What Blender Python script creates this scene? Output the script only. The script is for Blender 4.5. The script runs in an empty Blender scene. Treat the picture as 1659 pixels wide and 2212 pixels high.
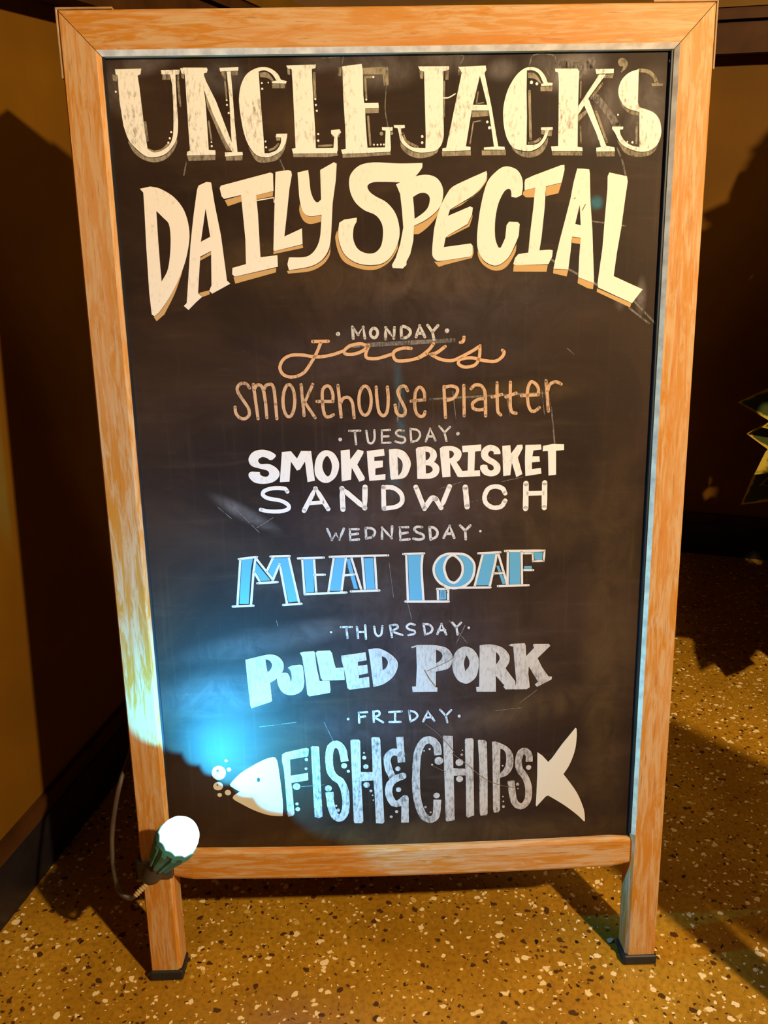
import bpy, bmesh, math, random
from mathutils import Vector, Matrix
from mathutils.geometry import tessellate_polygon

scene = bpy.context.scene
COL = scene.collection
PI = math.pi
R = math.radians

# ------------------------------------------------------------------ camera
cam_d = bpy.data.cameras.new('camera')
cam = bpy.data.objects.new('camera', cam_d)
COL.objects.link(cam)
cam_d.sensor_fit = 'VERTICAL'
cam_d.sensor_height = 36.0
cam_d.lens = 1661.0 / 2212.0 * 36.0
cam_d.clip_start = 0.02
cr, cu, cf = (0.99959, -0.02460, -0.01450), (0.02336, 0.41090, 0.91138), (0.01646, 0.91134, -0.41133)
m = Matrix(((cr[0], cu[0], -cf[0], -0.0287), (cr[1], cu[1], -cf[1], -0.6515), (cr[2], cu[2], -cf[2], 0.9376), (0, 0, 0, 1)))
cam.matrix_world = m
scene.camera = cam

# ------------------------------------------------------------------ exposure, world, lamps
vs = scene.view_settings
vs.view_transform = 'Standard'
vs.look = 'None'
vs.gamma = 1.0
vs.use_curve_mapping = False
vs.exposure = 0.0

world = bpy.data.worlds.new('world')
scene.world = world
world.use_nodes = True
world.node_tree.nodes['Background'].inputs[0].default_value = (1.0, 0.55, 0.25, 1)
world.node_tree.nodes['Background'].inputs[1].default_value = 0.03

def lamp(name, kind, loc, target, energy, color, size, **kw):
    d = bpy.data.lights.new(name, kind)
    d.energy = energy
    d.color = color
    if kind == 'AREA':
        d.size = size
    else:
        d.shadow_soft_size = size
    for k, v in kw.items():
        setattr(d, k, v)
    o = bpy.data.objects.new(name, d)
    COL.objects.link(o)
    o.location = loc
    o.rotation_euler = (Vector(target) - Vector(loc)).to_track_quat('-Z', 'Y').to_euler()
    return o

# warm pendant to the front right, warm lamp over the bar to the back left
lamp('pendant_light', 'POINT', (1.06, -0.95, 1.72), (0, 0, .5), 200, (1.0, 0.75, 0.41), 0.03)
lamp('bar_light', 'POINT', (-1.55, 1.75, 2.0), (0, 0, 0), 45, (1.0, 0.66, 0.26), 0.05)

lamp('fill_light', 'AREA', (1.1, -.1, 2.7), (.9, .1, 0), 16, (1.0, 0.68, 0.30), 0.8)  # added fill from above, lifts the shadow bands on the floor

# ------------------------------------------------------------------ helpers
def tag(o, label=None, cat=None, group=None, kind=None):
    if label: o['label'] = label
    if cat: o['category'] = cat
    if group: o['group'] = group
    if kind: o['kind'] = kind
    return o

def empty(name, loc=(0, 0, 0), rot=(0, 0, 0)):
    o = bpy.data.objects.new(name, None)
    COL.objects.link(o)
    o.location = loc
    o.rotation_euler = rot
    o.empty_display_size = 0.05
    return o

def obj(name, bm, mat, parent=None, smooth=False, loc=None, mw=None):
    me = bpy.data.meshes.new(name)
    bmesh.ops.recalc_face_normals(bm, faces=bm.faces[:])
    bm.to_mesh(me)
    bm.free()
    if smooth:
        for p in me.polygons: p.use_smooth = True
    o = bpy.data.objects.new(name, me)
    COL.objects.link(o)
    for mm in (mat if isinstance(mat, (list, tuple)) else [mat]):
        me.materials.append(mm)
    if parent: o.parent = parent
    if mw is not None: o.matrix_local = mw
    elif loc is not None: o.location = loc
    return o

def box(bm, x0, x1, y0, y1, z0, z1, bev=0.0, seg=2):
    vs_ = [bm.verts.new((x, y, z)) for z in (z0, z1) for y in (y0, y1) for x in (x0, x1)]
    F = [(0, 2, 3, 1), (4, 5, 7, 6), (0, 1, 5, 4), (2, 6, 7, 3), (0, 4, 6, 2), (1, 3, 7, 5)]
    fs = [bm.faces.new([vs_[i] for i in f]) for f in F]
    if bev:
        es = list({e for f in fs for e in f.edges})
        bmesh.ops.bevel(bm, geom=es, offset=bev, segments=seg, affect='EDGES', profile=0.5)

def tube(bm, pts, rad, n=10, ribs=None):
    """swept round tube; rad may be a list"""
    P = [Vector(p) for p in pts]
    if not isinstance(rad, (list, tuple)): rad = [rad] * len(P)
    rings = []
    up = Vector((0.31, 0.77, 0.55))
    for i, p in enumerate(P):
        t = (P[min(i + 1, len(P) - 1)] - P[max(i - 1, 0)]).normalized()
        a = t.cross(up).normalized()
        b = t.cross(a)
        rings.append([bm.verts.new(p + rad[i] * (math.cos(2 * PI * k / n) * a + math.sin(2 * PI * k / n) * b)) for k in range(n)])
    for r0, r1 in zip(rings, rings[1:]):
        for k in range(n):
            bm.faces.new((r0[k], r0[(k + 1) % n], r1[(k + 1) % n], r1[k]))
    bm.faces.new(rings[0][::-1])
    bm.faces.new(rings[-1])

def spline(pts, k=8):
    P = [Vector(p) for p in pts]
    out = []
    for i in range(len(P) - 1):
        p0, p1, p2, p3 = P[max(i - 1, 0)], P[i], P[i + 1], P[min(i + 2, len(P) - 1)]
        for j in range(k):
            t = j / k
            out.append(0.5 * ((2 * p1) + (p2 - p0) * t + (2 * p0 - 5 * p1 + 4 * p2 - p3) * t * t + (3 * p1 - p0 - 3 * p2 + p3) * t ** 3))
    out.append(P[-1])
    return out

def lathe(bm, prof, n=32, mod=None):
    """profile of (r, z) round local z"""
    rings = []
    for r, z in prof:
        rings.append([bm.verts.new((r * math.cos(2 * PI * k / n), r * math.sin(2 * PI * k / n), z)) for k in range(n)])
    for a, b in zip(rings, rings[1:]):
        for k in range(n):
            bm.faces.new((a[k], a[(k + 1) % n], b[(k + 1) % n], b[k]))
    return rings

# ------------------------------------------------------------------ materials
class NT:
    def __init__(s, name):
        s.m = bpy.data.materials.new(name)
        s.m.use_nodes = True
        s.t = s.m.node_tree
        s.b = s.t.nodes['Principled BSDF']
        s.co = s.t.nodes.new('ShaderNodeTexCoord').outputs['Object']
    def n(s, typ, ins=None, **kw):
        d = s.t.nodes.new('ShaderNode' + typ)
        for k, v in kw.items(): setattr(d, k, v)
        for k, v in (ins or {}).items(): s.put(d.inputs[k], v)
        return d
    def put(s, sock, v):
        if hasattr(v, 'is_output') or isinstance(v, bpy.types.NodeSocket): s.t.links.new(v, sock)
        else:
            if isinstance(v, (tuple, list)) and len(v) == 3 and sock.type == 'RGBA': v = (*v, 1)
            sock.default_value = v
    def map(s, scale=(1, 1, 1), loc=(0, 0, 0), rot=(0, 0, 0)):
        return s.n('Mapping', {'Vector': s.co, 'Scale': scale, 'Location': loc, 'Rotation': rot}).outputs[0]
    def noise(s, vec, scale, detail=4, rough=0.55, dist=0.0):
        return s.n('TexNoise', {'Vector': vec, 'Scale': scale, 'Detail': detail, 'Roughness': rough, 'Distortion': dist})
    def ramp(s, fac, a, b):
        d = s.n('MapRange', {'Value': fac, 'From Min': a, 'From Max': b})
        d.interpolation_type = 'SMOOTHSTEP'
        return d.outputs[0]
    def mix(s, fac, a, b, mode='MIX'):
        d = s.t.nodes.new('ShaderNodeMix')
        d.data_type = 'RGBA'
        d.blend_type = mode
        s.put(d.inputs[0], fac); s.put(d.inputs[6], a); s.put(d.inputs[7], b)
        return d.outputs[2]
    def math(s, op, a, b=0.0):
        d = s.n('Math', operation=op)
        s.put(d.inputs[0], a); s.put(d.inputs[1], b)
        return d.outputs[0]
    def out(s, color=None, rough=None, bump=None, bs=0.2, bd=0.001, **kw):
        if color is not None: s.put(s.b.inputs['Base Color'], color)
        if rough is not None: s.put(s.b.inputs['Roughness'], rough)
        if bump is not None:
            bn = s.n('Bump', {'Height': bump, 'Strength': bs, 'Distance': bd})
            s.t.links.new(bn.outputs[0], s.b.inputs['Normal'])
        for k, v in kw.items(): s.put(s.b.inputs[k.replace('_', ' ')], v)
        return s.m

def plain(name, col, rough=0.6, var=0.25, scale=30, **kw):
    t = NT(name)
    f = t.noise(t.co, scale, 5).outputs['Fac']
    lo = tuple(c * (1 - var) for c in col)
    hi = tuple(min(1, c * (1 + var)) for c in col)
    return t.out(t.mix(t.ramp(f, .3, .7), lo, hi), rough, f, .1, **kw)

def wood(name, along):
    """worn honey varnish over pale timber; along = index of the grain axis"""
    t = NT(name)
    def sc(l, c):
        v = [c, c, c]; v[along] = l
        return tuple(v)
    rnd = t.n('ObjectInfo').outputs['Random']
    off = t.math('MULTIPLY', rnd, 7.3)
    base = t.n('VectorMath', {0: t.co, 1: off}, operation='ADD').outputs[0]
    def mp(s): return t.n('Mapping', {'Vector': base, 'Scale': s}).outputs[0]
    patch = t.noise(mp(sc(17, 150)), 1.0, 8, .68, .7).outputs['Fac']
    fine = t.noise(mp(sc(28, 420)), 1.0, 4, .6, .2).outputs['Fac']
    grain = t.noise(mp(sc(5, 110)), 1.0, 3, .55, 1.2).outputs['Fac']
    big = t.noise(mp(sc(3.2, 9)), 1.0, 3, .5).outputs['Fac']
    c = t.mix(t.ramp(patch, .41, .60), (0.50, 0.195, 0.020), (0.55, 0.340, 0.165))
    c = t.mix(t.math('MULTIPLY', t.ramp(grain, .50, .70), .8), c, (0.52, 0.18, 0.022))
    c = t.mix(t.math('MULTIPLY', t.ramp(big, .52, .70), .5), c, (0.56, 0.31, 0.14))
    c = t.mix(t.math('MULTIPLY', t.ramp(fine, .56, .70), .6), c, (0.33, 0.115, 0.030))
    c = t.mix(t.math('MULTIPLY', t.ramp(fine, .42, .26), .35), c, (0.62, 0.43, 0.25))
    return t.out(c, t.math('ADD', t.math('MULTIPLY', patch, .3), .40), fine, .25, .0006, Specular_IOR_Level=.3)

wood_v = wood('honey wood upright', 2)
wood_h = wood('honey wood crosswise', 0)
lit_edge = plain('LED lit wood edge', (0.88, 0.62, 0.36), .7, .25, 60)  # LED light on the right and top bevels, painted in as paler wood

def chalk(name, col, under=(0.016, 0.012, 0.010), lo=.30, hi=.46, vsc=(340, 1, 120), amount=1.0):
    t = NT(name)
    a = t.noise(t.map(vsc), 1.0, 4, .65).outputs['Fac']
    b = t.noise(t.map((26, 1, 22)), 1.0, 4, .6).outputs['Fac']
    f = t.math('ADD', t.math('MULTIPLY', a, .62), t.math('MULTIPLY', b, .38))
    f = t.math('MULTIPLY', t.ramp(f, lo, hi), amount)
    return t.out(t.mix(f, under, col), 0.85, a, .15, .0004)

CH = (0.86, 0.82, 0.74)
chalks = {
    'headline_lettering': chalk('streaky cream chalk', CH, (0.20, 0.15, 0.10), lo=.30, hi=.50),
    'headline_shadow': chalk('thin grey chalk', (0.40, 0.33, 0.22), lo=.30, hi=.62, amount=.85),
    'title_lettering': chalk('dense cream chalk', (0.86, 0.78, 0.67), (0.60, 0.46, 0.32), lo=.27, hi=.46),
    'title_shadow': chalk('tan chalk', (0.56, 0.34, 0.13), lo=.2, hi=.34),
    'weekday_lettering': chalk('white weekday chalk', (0.58, 0.54, 0.50), lo=.32, hi=.52),
    'script_lettering': chalk('peach chalk', (0.66, 0.38, 0.20), lo=.28, hi=.46),
    'dish_lettering': chalk('pale peach chalk', (0.60, 0.36, 0.20), lo=.30, hi=.52),
    'dish_lettering.001': chalk('solid white chalk', (0.80, 0.74, 0.68), (0.45, 0.38, 0.30), lo=.26, hi=.50),
    'dish_lettering.002': chalk('solid white chalk pen', (0.80, 0.74, 0.68), (0.45, 0.38, 0.30), lo=.26, hi=.50),
    'dish_lettering.003': chalk('white outline chalk', (0.68, 0.62, 0.54), lo=.24, hi=.40),
    'lettering_fill': chalk('sky blue chalk', (0.10, 0.34, 0.50), lo=.20, hi=.36),
    'dish_lettering.004': chalk('off white chalk', (0.52, 0.46, 0.39), (0.24, 0.20, 0.17), lo=.30, hi=.56),
    'dish_lettering.005': chalk('rubbed off white chalk', (0.52, 0.42, 0.32), (0.10, 0.08, 0.065), lo=.33, hi=.56),
    'fish_drawing': chalk('solid off white chalk', (0.66, 0.57, 0.42), lo=.2, hi=.32),
    'chalk_smear': chalk('faint chalk line', (0.22, 0.19, 0.16), lo=.36, hi=.56, amount=.8),
    'chalk_smudge': chalk('rubbed chalk smudge', (0.34, 0.29, 0.26), lo=.34, hi=.66, amount=.75),
    'scratch_mark': plain('scratch brown', (0.16, 0.09, 0.05), .8),
}

SMUDGES = [(0.1820, 1.0466, 0.0454, 0.0230, -15, 0.55, 'grey'), (0.1609, 1.0511, 0.0362, 0.0164, 0, 0.30, 'grey'), (0.2184, 1.0100, 0.0245, 0.0532, 30, 0.34, 'grey'), (0.2586, 1.0073, 0.0276, 0.0533, 15, 0.30, 'grey'), (0.0568, 1.0566, 0.0540, 0.0174, 0, 0.22, 'grey'), (-0.0125, 1.0491, 0.0509, 0.0245, 0, 0.34, 'grey'), (-0.2701, 1.0377, 0.0226, 0.0328, 0, 0.24, 'grey'), (-0.2433, 1.0570, 0.0473, 0.0141, -12, 0.24, 'grey'), (-0.0651, 1.0560, 0.0417, 0.0130, 0, 0.20, 'grey'), (-0.1666, 1.0447, 0.0357, 0.0218, 0, 0.22, 'grey'), (0.1123, 1.0475, 0.0241, 0.0142, 0, 0.30, 'grey'), (0.2410, 0.8267, 0.0090, 0.0185, 0, 0.40, 'grey'), (0.2633, 0.8263, 0.0077, 0.0247, 0, 0.40, 'grey'), (-0.0951, 0.9992, 0.0363, 0.0336, 0, 0.12, 'brown'), (-0.1392, 0.8708, 0.0750, 0.0300, -10, 0.10, 'brown'), (0.0637, 0.8299, 0.1913, 0.0675, 0, 0.12, 'plum'), (0.0040, 0.7736, 0.2065, 0.0505, 0, 0.12, 'plum'), (0.0382, 0.6732, 0.1592, 0.0465, 0, 0.14, 'plum'), (0.0014, 0.6011, 0.1753, 0.0758, 0, 0.12, 'plum'), (0.0204, 0.4351, 0.1405, 0.1344, 0, 0.14, 'plum'), (0.0084, 0.3414, 0.1723, 0.0546, 0, 0.12, 'plum'), (0.0376, 0.5843, 0.0407, 0.1112, 0, 0.10, 'plum'), (0.0052, 0.8498, 0.2088, 0.0364, 0, 0.12, 'brown'), (0.1242, 0.7269, 0.1051, 0.0194, -3, 0.16, 'brown'), (0.1684, 0.5811, 0.1160, 0.0628, 0, 0.08, 'brown'), (0.1520, 0.3551, 0.1296, 0.0280, -12, 0.14, 'brown'), (0.0179, 0.1888, 0.4164, 0.0284, -2, 0.13, 'brown'), (0.2401, 0.3703, 0.0331, 0.3249, -2, 0.11, 'brown'), (0.2502, 0.5136, 0.0418, 0.2169, -3, 0.08, 'brown'), (0.1882, 0.2499, 0.0739, 0.0327, 0, 0.08, 'brown'), (-0.1693, 0.5999, 0.0535, 0.0110, 30, 0.30, 'grey'), (-0.1649, 0.3940, 0.1829, 0.0380, -8, 0.12, 'grey'), (-0.1404, 0.4510, 0.1529, 0.0222, -10, 0.12, 'grey'), (-0.0845, 0.5167, 0.1371, 0.0430, 0, 0.10, 'grey'), (0.0057, 0.7194, 0.0079, 0.0714, -3, 0.35, 'blue'), (0.2116, 0.9207, 0.0100, 0.0094, 0, 0.90, 'blue'), (-0.0031, 0.6432, 0.0133, 0.0472, 0, 0.20, 'blue'), ]
def board_mat():
    t = NT('black chalkboard')
    clouds = t.noise(t.map((5, 1, 6)), 1.0, 6, .62, .8).outputs['Fac']
    wipe = t.noise(t.map((9, 1, 60), rot=(0, R(-14), 0)), 1.0, 5, .6, .3).outputs['Fac']
    streak = t.noise(t.map((140, 1, 5)), 1.0, 4, .6).outputs['Fac']
    speck = t.noise(t.map((420, 1, 420)), 1.0, 2, .5).outputs['Fac']
    c = t.mix(t.ramp(clouds, .36, .74), (0.0195, 0.0085, 0.0036), (0.046, 0.0225, 0.0108))
    c = t.mix(t.math('MULTIPLY', t.ramp(wipe, .52, .82), .30), c, (0.085, 0.052, 0.028))
    c = t.mix(t.math('MULTIPLY', t.ramp(streak, .54, .80), .28), c, (0.078, 0.046, 0.020))
    c = t.mix(t.math('MULTIPLY', t.ramp(speck, .70, .80), .30), c, (0.20, 0.17, 0.14))
    cloudy = t.noise(t.map((26, 1, 20)), 1.0, 6, .68, 1.0).outputs['Fac']
    cm = t.ramp(cloudy, .15, .85)
    tot = {}
    for x, z, rx, rz, rot, k, tint in SMUDGES:
        a = R(rot)
        mp = t.n('Mapping', {'Vector': t.co, 'Location': (x, 0, z), 'Rotation': (0, a, 0), 'Scale': (rx, 1, rz)}, vector_type='TEXTURE').outputs[0]
        mp = t.n('VectorMath', {0: mp, 1: (1, 0, 1)}, operation='MULTIPLY').outputs[0]
        g = t.n('TexGradient', {'Vector': mp}, gradient_type='SPHERICAL').outputs[1]
        g = t.math('MULTIPLY', t.ramp(g, 0, .8), k)
        tot[tint] = t.math('MAXIMUM', tot[tint], g) if tint in tot else g
    for tint, col in (('grey', (0.46, 0.40, 0.38)), ('brown', (0.42, 0.25, 0.07)), ('plum', (0.30, 0.22, 0.25)), ('blue', (0.03, 0.20, 0.28))):
        c = t.mix(t.math('MULTIPLY', tot[tint], cm), c, col)
    return t.out(c, t.math('ADD', t.math('MULTIPLY', clouds, .2), .52), speck, .12, .0003, Specular_IOR_Level=0.2)
board = board_mat()

def terrazzo():
    t = NT('terrazzo')
    warp = t.noise(t.co, 95, 3, .6).outputs['Color']
    w = t.n('VectorMath', {0: warp, 1: (.5, .5, .5)}, operation='SUBTRACT').outputs[0]
    w = t.n('VectorMath', {0: w, 3: 0.012}, operation='SCALE').outputs[0]
    v0 = t.n('VectorMath', {0: t.co, 1: w}, operation='ADD').outputs[0]
    m1 = t.noise(t.co, 5, 4, .6).outputs['Fac']
    m2 = t.noise(t.co, 160, 3, .6).outputs['Fac']
    c = t.mix(t.ramp(m1, .3, .7), (0.30, 0.138, 0.0070), (0.43, 0.215, 0.014))
    c = t.mix(t.math('MULTIPLY', t.ramp(m2, .40, .70), .5), c, (0.14, 0.062, 0.006))
    for i, (sc_, r0, r1, cover) in enumerate(((170, .08, .24, .40), (118, .08, .24, .50), (84, .08, .24, .55), (62, .08, .24, .50), (72, .08, .22, .5))):
        vec = t.n('Mapping', {'Vector': v0, 'Rotation': (0, 0, .7 * i + .3), 'Location': (3.1 * i, 1.7 * i, 0), 'Scale': (1.0, 1.25, 0.0)}).outputs[0]
        vo = t.n('TexVoronoi', {'Vector': vec, 'Scale': sc_, 'Randomness': 1.0}, voronoi_dimensions='3D', feature='F1')
        sep = t.n('SeparateColor', {0: vo.outputs['Color']})
        rad = t.n('MapRange', {'Value': sep.outputs[1], 'To Min': r0, 'To Max': r1 + .08}).outputs[0]
        on = t.math('LESS_THAN', vo.outputs['Distance'], rad)
        on = t.math('MULTIPLY', on, t.math('LESS_THAN', sep.outputs[0], cover))
        cr_ = t.n('ValToRGB', {'Fac': sep.outputs[2]})
        cr_.color_ramp.interpolation = 'CONSTANT'
        els = cr_.color_ramp.elements
        cols = [(0, (0.78, 0.60, 0.34)), (.22, (0.012, 0.007, 0.005)), (.54, (0.145, 0.020, 0.008)), (.76, (0.55, 0.33, 0.09)), (.84, (0.070, 0.028, 0.007))]
        els[0].color = (*cols[0][1], 1)
        els[1].position = cols[1][0]; els[1].color = (*cols[1][1], 1)
        for p, q in cols[2:]:
            e = els.new(p); e.color = (*q, 1)
        c = t.mix(on, c, cr_.outputs[0])
    return t.out(c, 0.34, m2, .05, .0004)
terraz = terrazzo()

rubber = plain('black rubber', (0.012, 0.011, 0.012), .55)
steel = plain('dull bronze plate', (0.36, 0.21, 0.09), .6)
bar_paint = plain('mustard bar paint', (0.140, 0.057, 0.0024), .65, .12, 6, Specular_IOR_Level=0.12)
bar_dark = plain('dark brown stained wood', (0.050, 0.018, 0.004), .6, .3, 14, Specular_IOR_Level=0.12)
bar_cap = plain('ochre painted edge', (0.15, 0.070, 0.006), .6, .15, 10, Specular_IOR_Level=0.12)
base_black = plain('black cove base', (0.010, 0.007, 0.009), .45)
lamp_grey = plain('grey lamp body with teal glow', (0.05, 0.22, 0.24), .4)  # teal of the lens glow is painted into the grey body
lamp_dark = plain('charcoal plastic', (0.05, 0.045, 0.05), .5)
cord_mat = plain('dark brown cord', (0.055, 0.036, 0.024), .55)
relief_mat = plain('tan moulded rubber', (0.42, 0.30, 0.15), .55)
wall_mat = plain('brown room wall', (0.18, 0.09, 0.03), .8, .1, 4)
pot_mat = plain('clay pot', (0.30, 0.12, 0.05), .8)
soil_mat = plain('soil', (0.03, 0.018, 0.01), .9)

# ------------------------------------------------------------------ room
A = R(-16)
bm = bmesh.new()
bmesh.ops.create_grid(bm, x_segments=1, y_segments=1, size=4.5)
tag(obj('floor', bm, terraz), kind='structure')
bm = bmesh.new(); box(bm, -2.6, 4.2, 3.0, 3.1, 0, 3.0)
o = obj('wall_back', bm, wall_mat); o.rotation_euler.z = A; tag(o, kind='structure')
bm = bmesh.new(); box(bm, -2.7, -2.6, -3.2, 3.1, 0, 3.0)
o = obj('wall_left', bm, wall_mat); o.rotation_euler.z = A; tag(o, kind='structure')

# two runs of the bar, square to the room
UL, VB = -0.555, 1.31
OV = 0.055
def prism(bm, pts, z0, z1):
    lo = [bm.verts.new((x, y, z0)) for x, y in pts]
    hi = [bm.verts.new((x, y, z1)) for x, y in pts]
    bm.faces.new(lo[::-1]); bm.faces.new(hi)
    n = len(pts)
    for i in range(n):
        j = (i + 1) % n
        bm.faces.new((lo[i], lo[j], hi[j], hi[i]))
def bar_run(label, left):
    r = empty('bar_counter', (0, 0, 0), (0, 0, A))
    tag(r, label, 'bar')
    def part(name, mat, f, o, z0, z1):
        # f, o: faces of the slab behind and in front of the panel line
        bm = bmesh.new()
        if left: pts = [(UL - f, -1.6), (UL + o, -1.6), (UL + o, VB - o), (UL - f, VB + f)]
        else: pts = [(UL + o + .001, VB - o), (3.0, VB - o), (3.0, VB + f), (UL - f + .001, VB + f)]
        prism(bm, pts, z0, z1)
        obj(name, bm, mat, r)
    part('front_panel', bar_paint, .03, 0, 0, 1.13)
    part('kick_board', base_black, -.0002, .012, 0, .085)
    part('base_trim', bar_dark, -.0002, .009, .085, .112)
    part('counter_apron', bar_dark, .5, OV, 1.130, 1.183)
    part('counter_moulding', bar_dark, .5, OV + .006, 1.188, 1.208)
    part('counter_groove', base_black, .5, OV - .012, 1.183, 1.188)
    part('countertop', bar_cap, .5, OV + .010, 1.208, 1.245)
bar_run('brown bar front with black base along the left of the menu board', True)
bar_run('bar front with dark counter edge behind the menu board at the right', False)

# ------------------------------------------------------------------ sandwich board
W2, H = 0.320, 1.1025
LEAN, LEAN2 = R(12.0), R(13.5)
sign = empty('sandwich_board', (0, 0, 0))
tag(sign, 'wooden A-frame menu chalkboard standing on terrazzo floor, covered in chalk lettering', 'sign')
front = Matrix.Rotation(-LEAN, 4, 'X')
rear = Matrix.Translation((0, 0.546, 0)) @ Matrix.Rotation(PI, 4, 'Z') @ Matrix.Rotation(-LEAN2, 4, 'X')
RW, BV, BD, TH, PD = 0.0335, 0.0040, 0.0042, 0.028, 0.009      # rail face, bevel, bevel depth, thickness, panel depth

def side_rail(sgn, foot):
    """upright with mitred top; profile swept in local z"""
    bm = bmesh.new()
    # (inset from the outer edge, depth)
    prof = [(0.0, .0015), (.0015, 0.0), (RW, 0.0), (RW + BV, BD), (RW + BV, TH), (0.0, TH)]
    n = 24
    rings = []
    for k in range(n + 1):
        f = k / n
        ring = []
        for ins, d in prof:
            top = H - ins * (0.040 / (RW + BV)) - .0004
            z = foot + (top - foot) * f
            wob = .0006 * math.sin(9 * f + sgn) if 0 < ins < RW else 0
            ring.append(bm.verts.new((sgn * (W2 - ins), d + wob * .0, z)))
        rings.append(ring)
    for a, b in zip(rings, rings[1:]):
        for i in range(len(prof)):
            j = (i + 1) % len(prof)
            f = bm.faces.new((a[i], a[j], b[j], b[i]))
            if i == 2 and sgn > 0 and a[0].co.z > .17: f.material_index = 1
    bm.faces.new(rings[0]); bm.faces.new(rings[-1])
    return bm

def top_rail():
    bm = bmesh.new()
    prof = [(0.0, .0015), (.0015, 0.0), (.0355, 0.0), (.040, BD), (.040, TH), (0.0, TH)]
    e = []
    for sgn in (-1, 1):
        e.append([bm.verts.new((sgn * (W2 - ins * ((RW + BV) / .040) - .0004), d, H - ins)) for ins, d in prof])
    for i in range(len(prof)):
        j = (i + 1) % len(prof)
        f = bm.faces.new((e[0][i], e[0][j], e[1][j], e[1][i]))
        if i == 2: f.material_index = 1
    bm.faces.new(e[0]); bm.faces.new(e[1])
    return bm

def bottom_rail(x0, x1):
    bm = bmesh.new()
    n = 24
    rings = []
    for k in range(n + 1):
        f = k / n
        x = x0 + (x1 - x0) * f
        sag = -.0050 * (1 - (2 * f - 1) ** 2) + .0005
        inset = .003 * max(0, 1 - min(f, 1 - f) * n) ** 2
        top, bot = .1822 + sag - inset, .1418 + sag + inset
        r = .004
        ring = [(top - r, 0), (top - r * .3, r * .3), (top, r), (top, TH), (bot, TH), (bot, r), (bot + r * .3, r * .3), (bot + r, 0)]
        rings.append([bm.verts.new((x, d + .0012 + inset * .5, z)) for z, d in ring])
    for a, b in zip(rings, rings[1:]):
        for i in range(8):
            j = (i + 1) % 8
            bm.faces.new((a[i], a[j], b[j], b[i]))
    bm.faces.new(rings[0]); bm.faces.new(rings[-1])
    return bm

def foot_cap(sgn):
    bm = bmesh.new()
    a, b = sgn * (W2 - RW - BV - .0025), sgn * (W2 + .0022)
    box(bm, min(a, b), max(a, b), -.0028, TH + .003, 0.0005, .0145, .0028, 3)
    return bm

def half(mw, blank):
    for s in (-1, 1):
        obj('side_rail', side_rail(s, .0105), [wood_v, lit_edge], sign, mw=mw)
    obj('top_rail', top_rail(), [wood_h, lit_edge], sign, mw=mw)
    obj('bottom_rail', bottom_rail(-W2 + RW + BV + .0008, W2 - RW - BV - .0008), wood_h, sign, mw=mw)
    for s in (-1, 1):
        obj('rubber_foot', foot_cap(s), rubber, sign, mw=mw)
    bm = bmesh.new()
    box(bm, -W2 + RW + BV, W2 - RW - BV, PD, PD + .008, .160, H - .040)
    p = obj('chalkboard_panel', bm, board, sign, mw=mw)
    # black rebate strips where the panel meets the rails
    xi = W2 - RW - BV
    for s in (-1, 1):
        bm = bmesh.new()
        box(bm, min(s * xi, s * (xi - .0022)), max(s * xi, s * (xi - .0022)), BD + .001, PD, .186, H - .040)
        obj('rebate_strip', bm, rubber, sign, mw=mw)
    return p
panel = half(front, False)
half(rear, True)
tag([c for c in sign.children if c.name.startswith('chalkboard_panel')][-1], 'blank rear chalkboard')

# flat metal corner plates wrapped over the outer edges of the top corners
for s, lt, ls in ((-1, .053, .060), (1, .062, .060)):
    bm = bmesh.new()
    a, b = s * (W2 - lt), s * (W2 + .0022)
    box(bm, min(a, b), max(a, b), .0005, TH - .004, H + .0004, H + .0024, .0005, 1)
    a, b = s * (W2 + .0004), s * (W2 + .0024)
    box(bm, min(a, b), max(a, b), .0005, TH - .004, H - ls, H + .0024, .0005, 1)
    obj('corner_bracket', bm, steel, sign, mw=front)
# hinges joining the two halves at the top
for x in (-.2, .2):
    bm = bmesh.new()
    box(bm, x - .03, x + .03, .2445, .2880, 1.0730, 1.0752)
    obj('hinge', bm, steel, sign)

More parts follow.
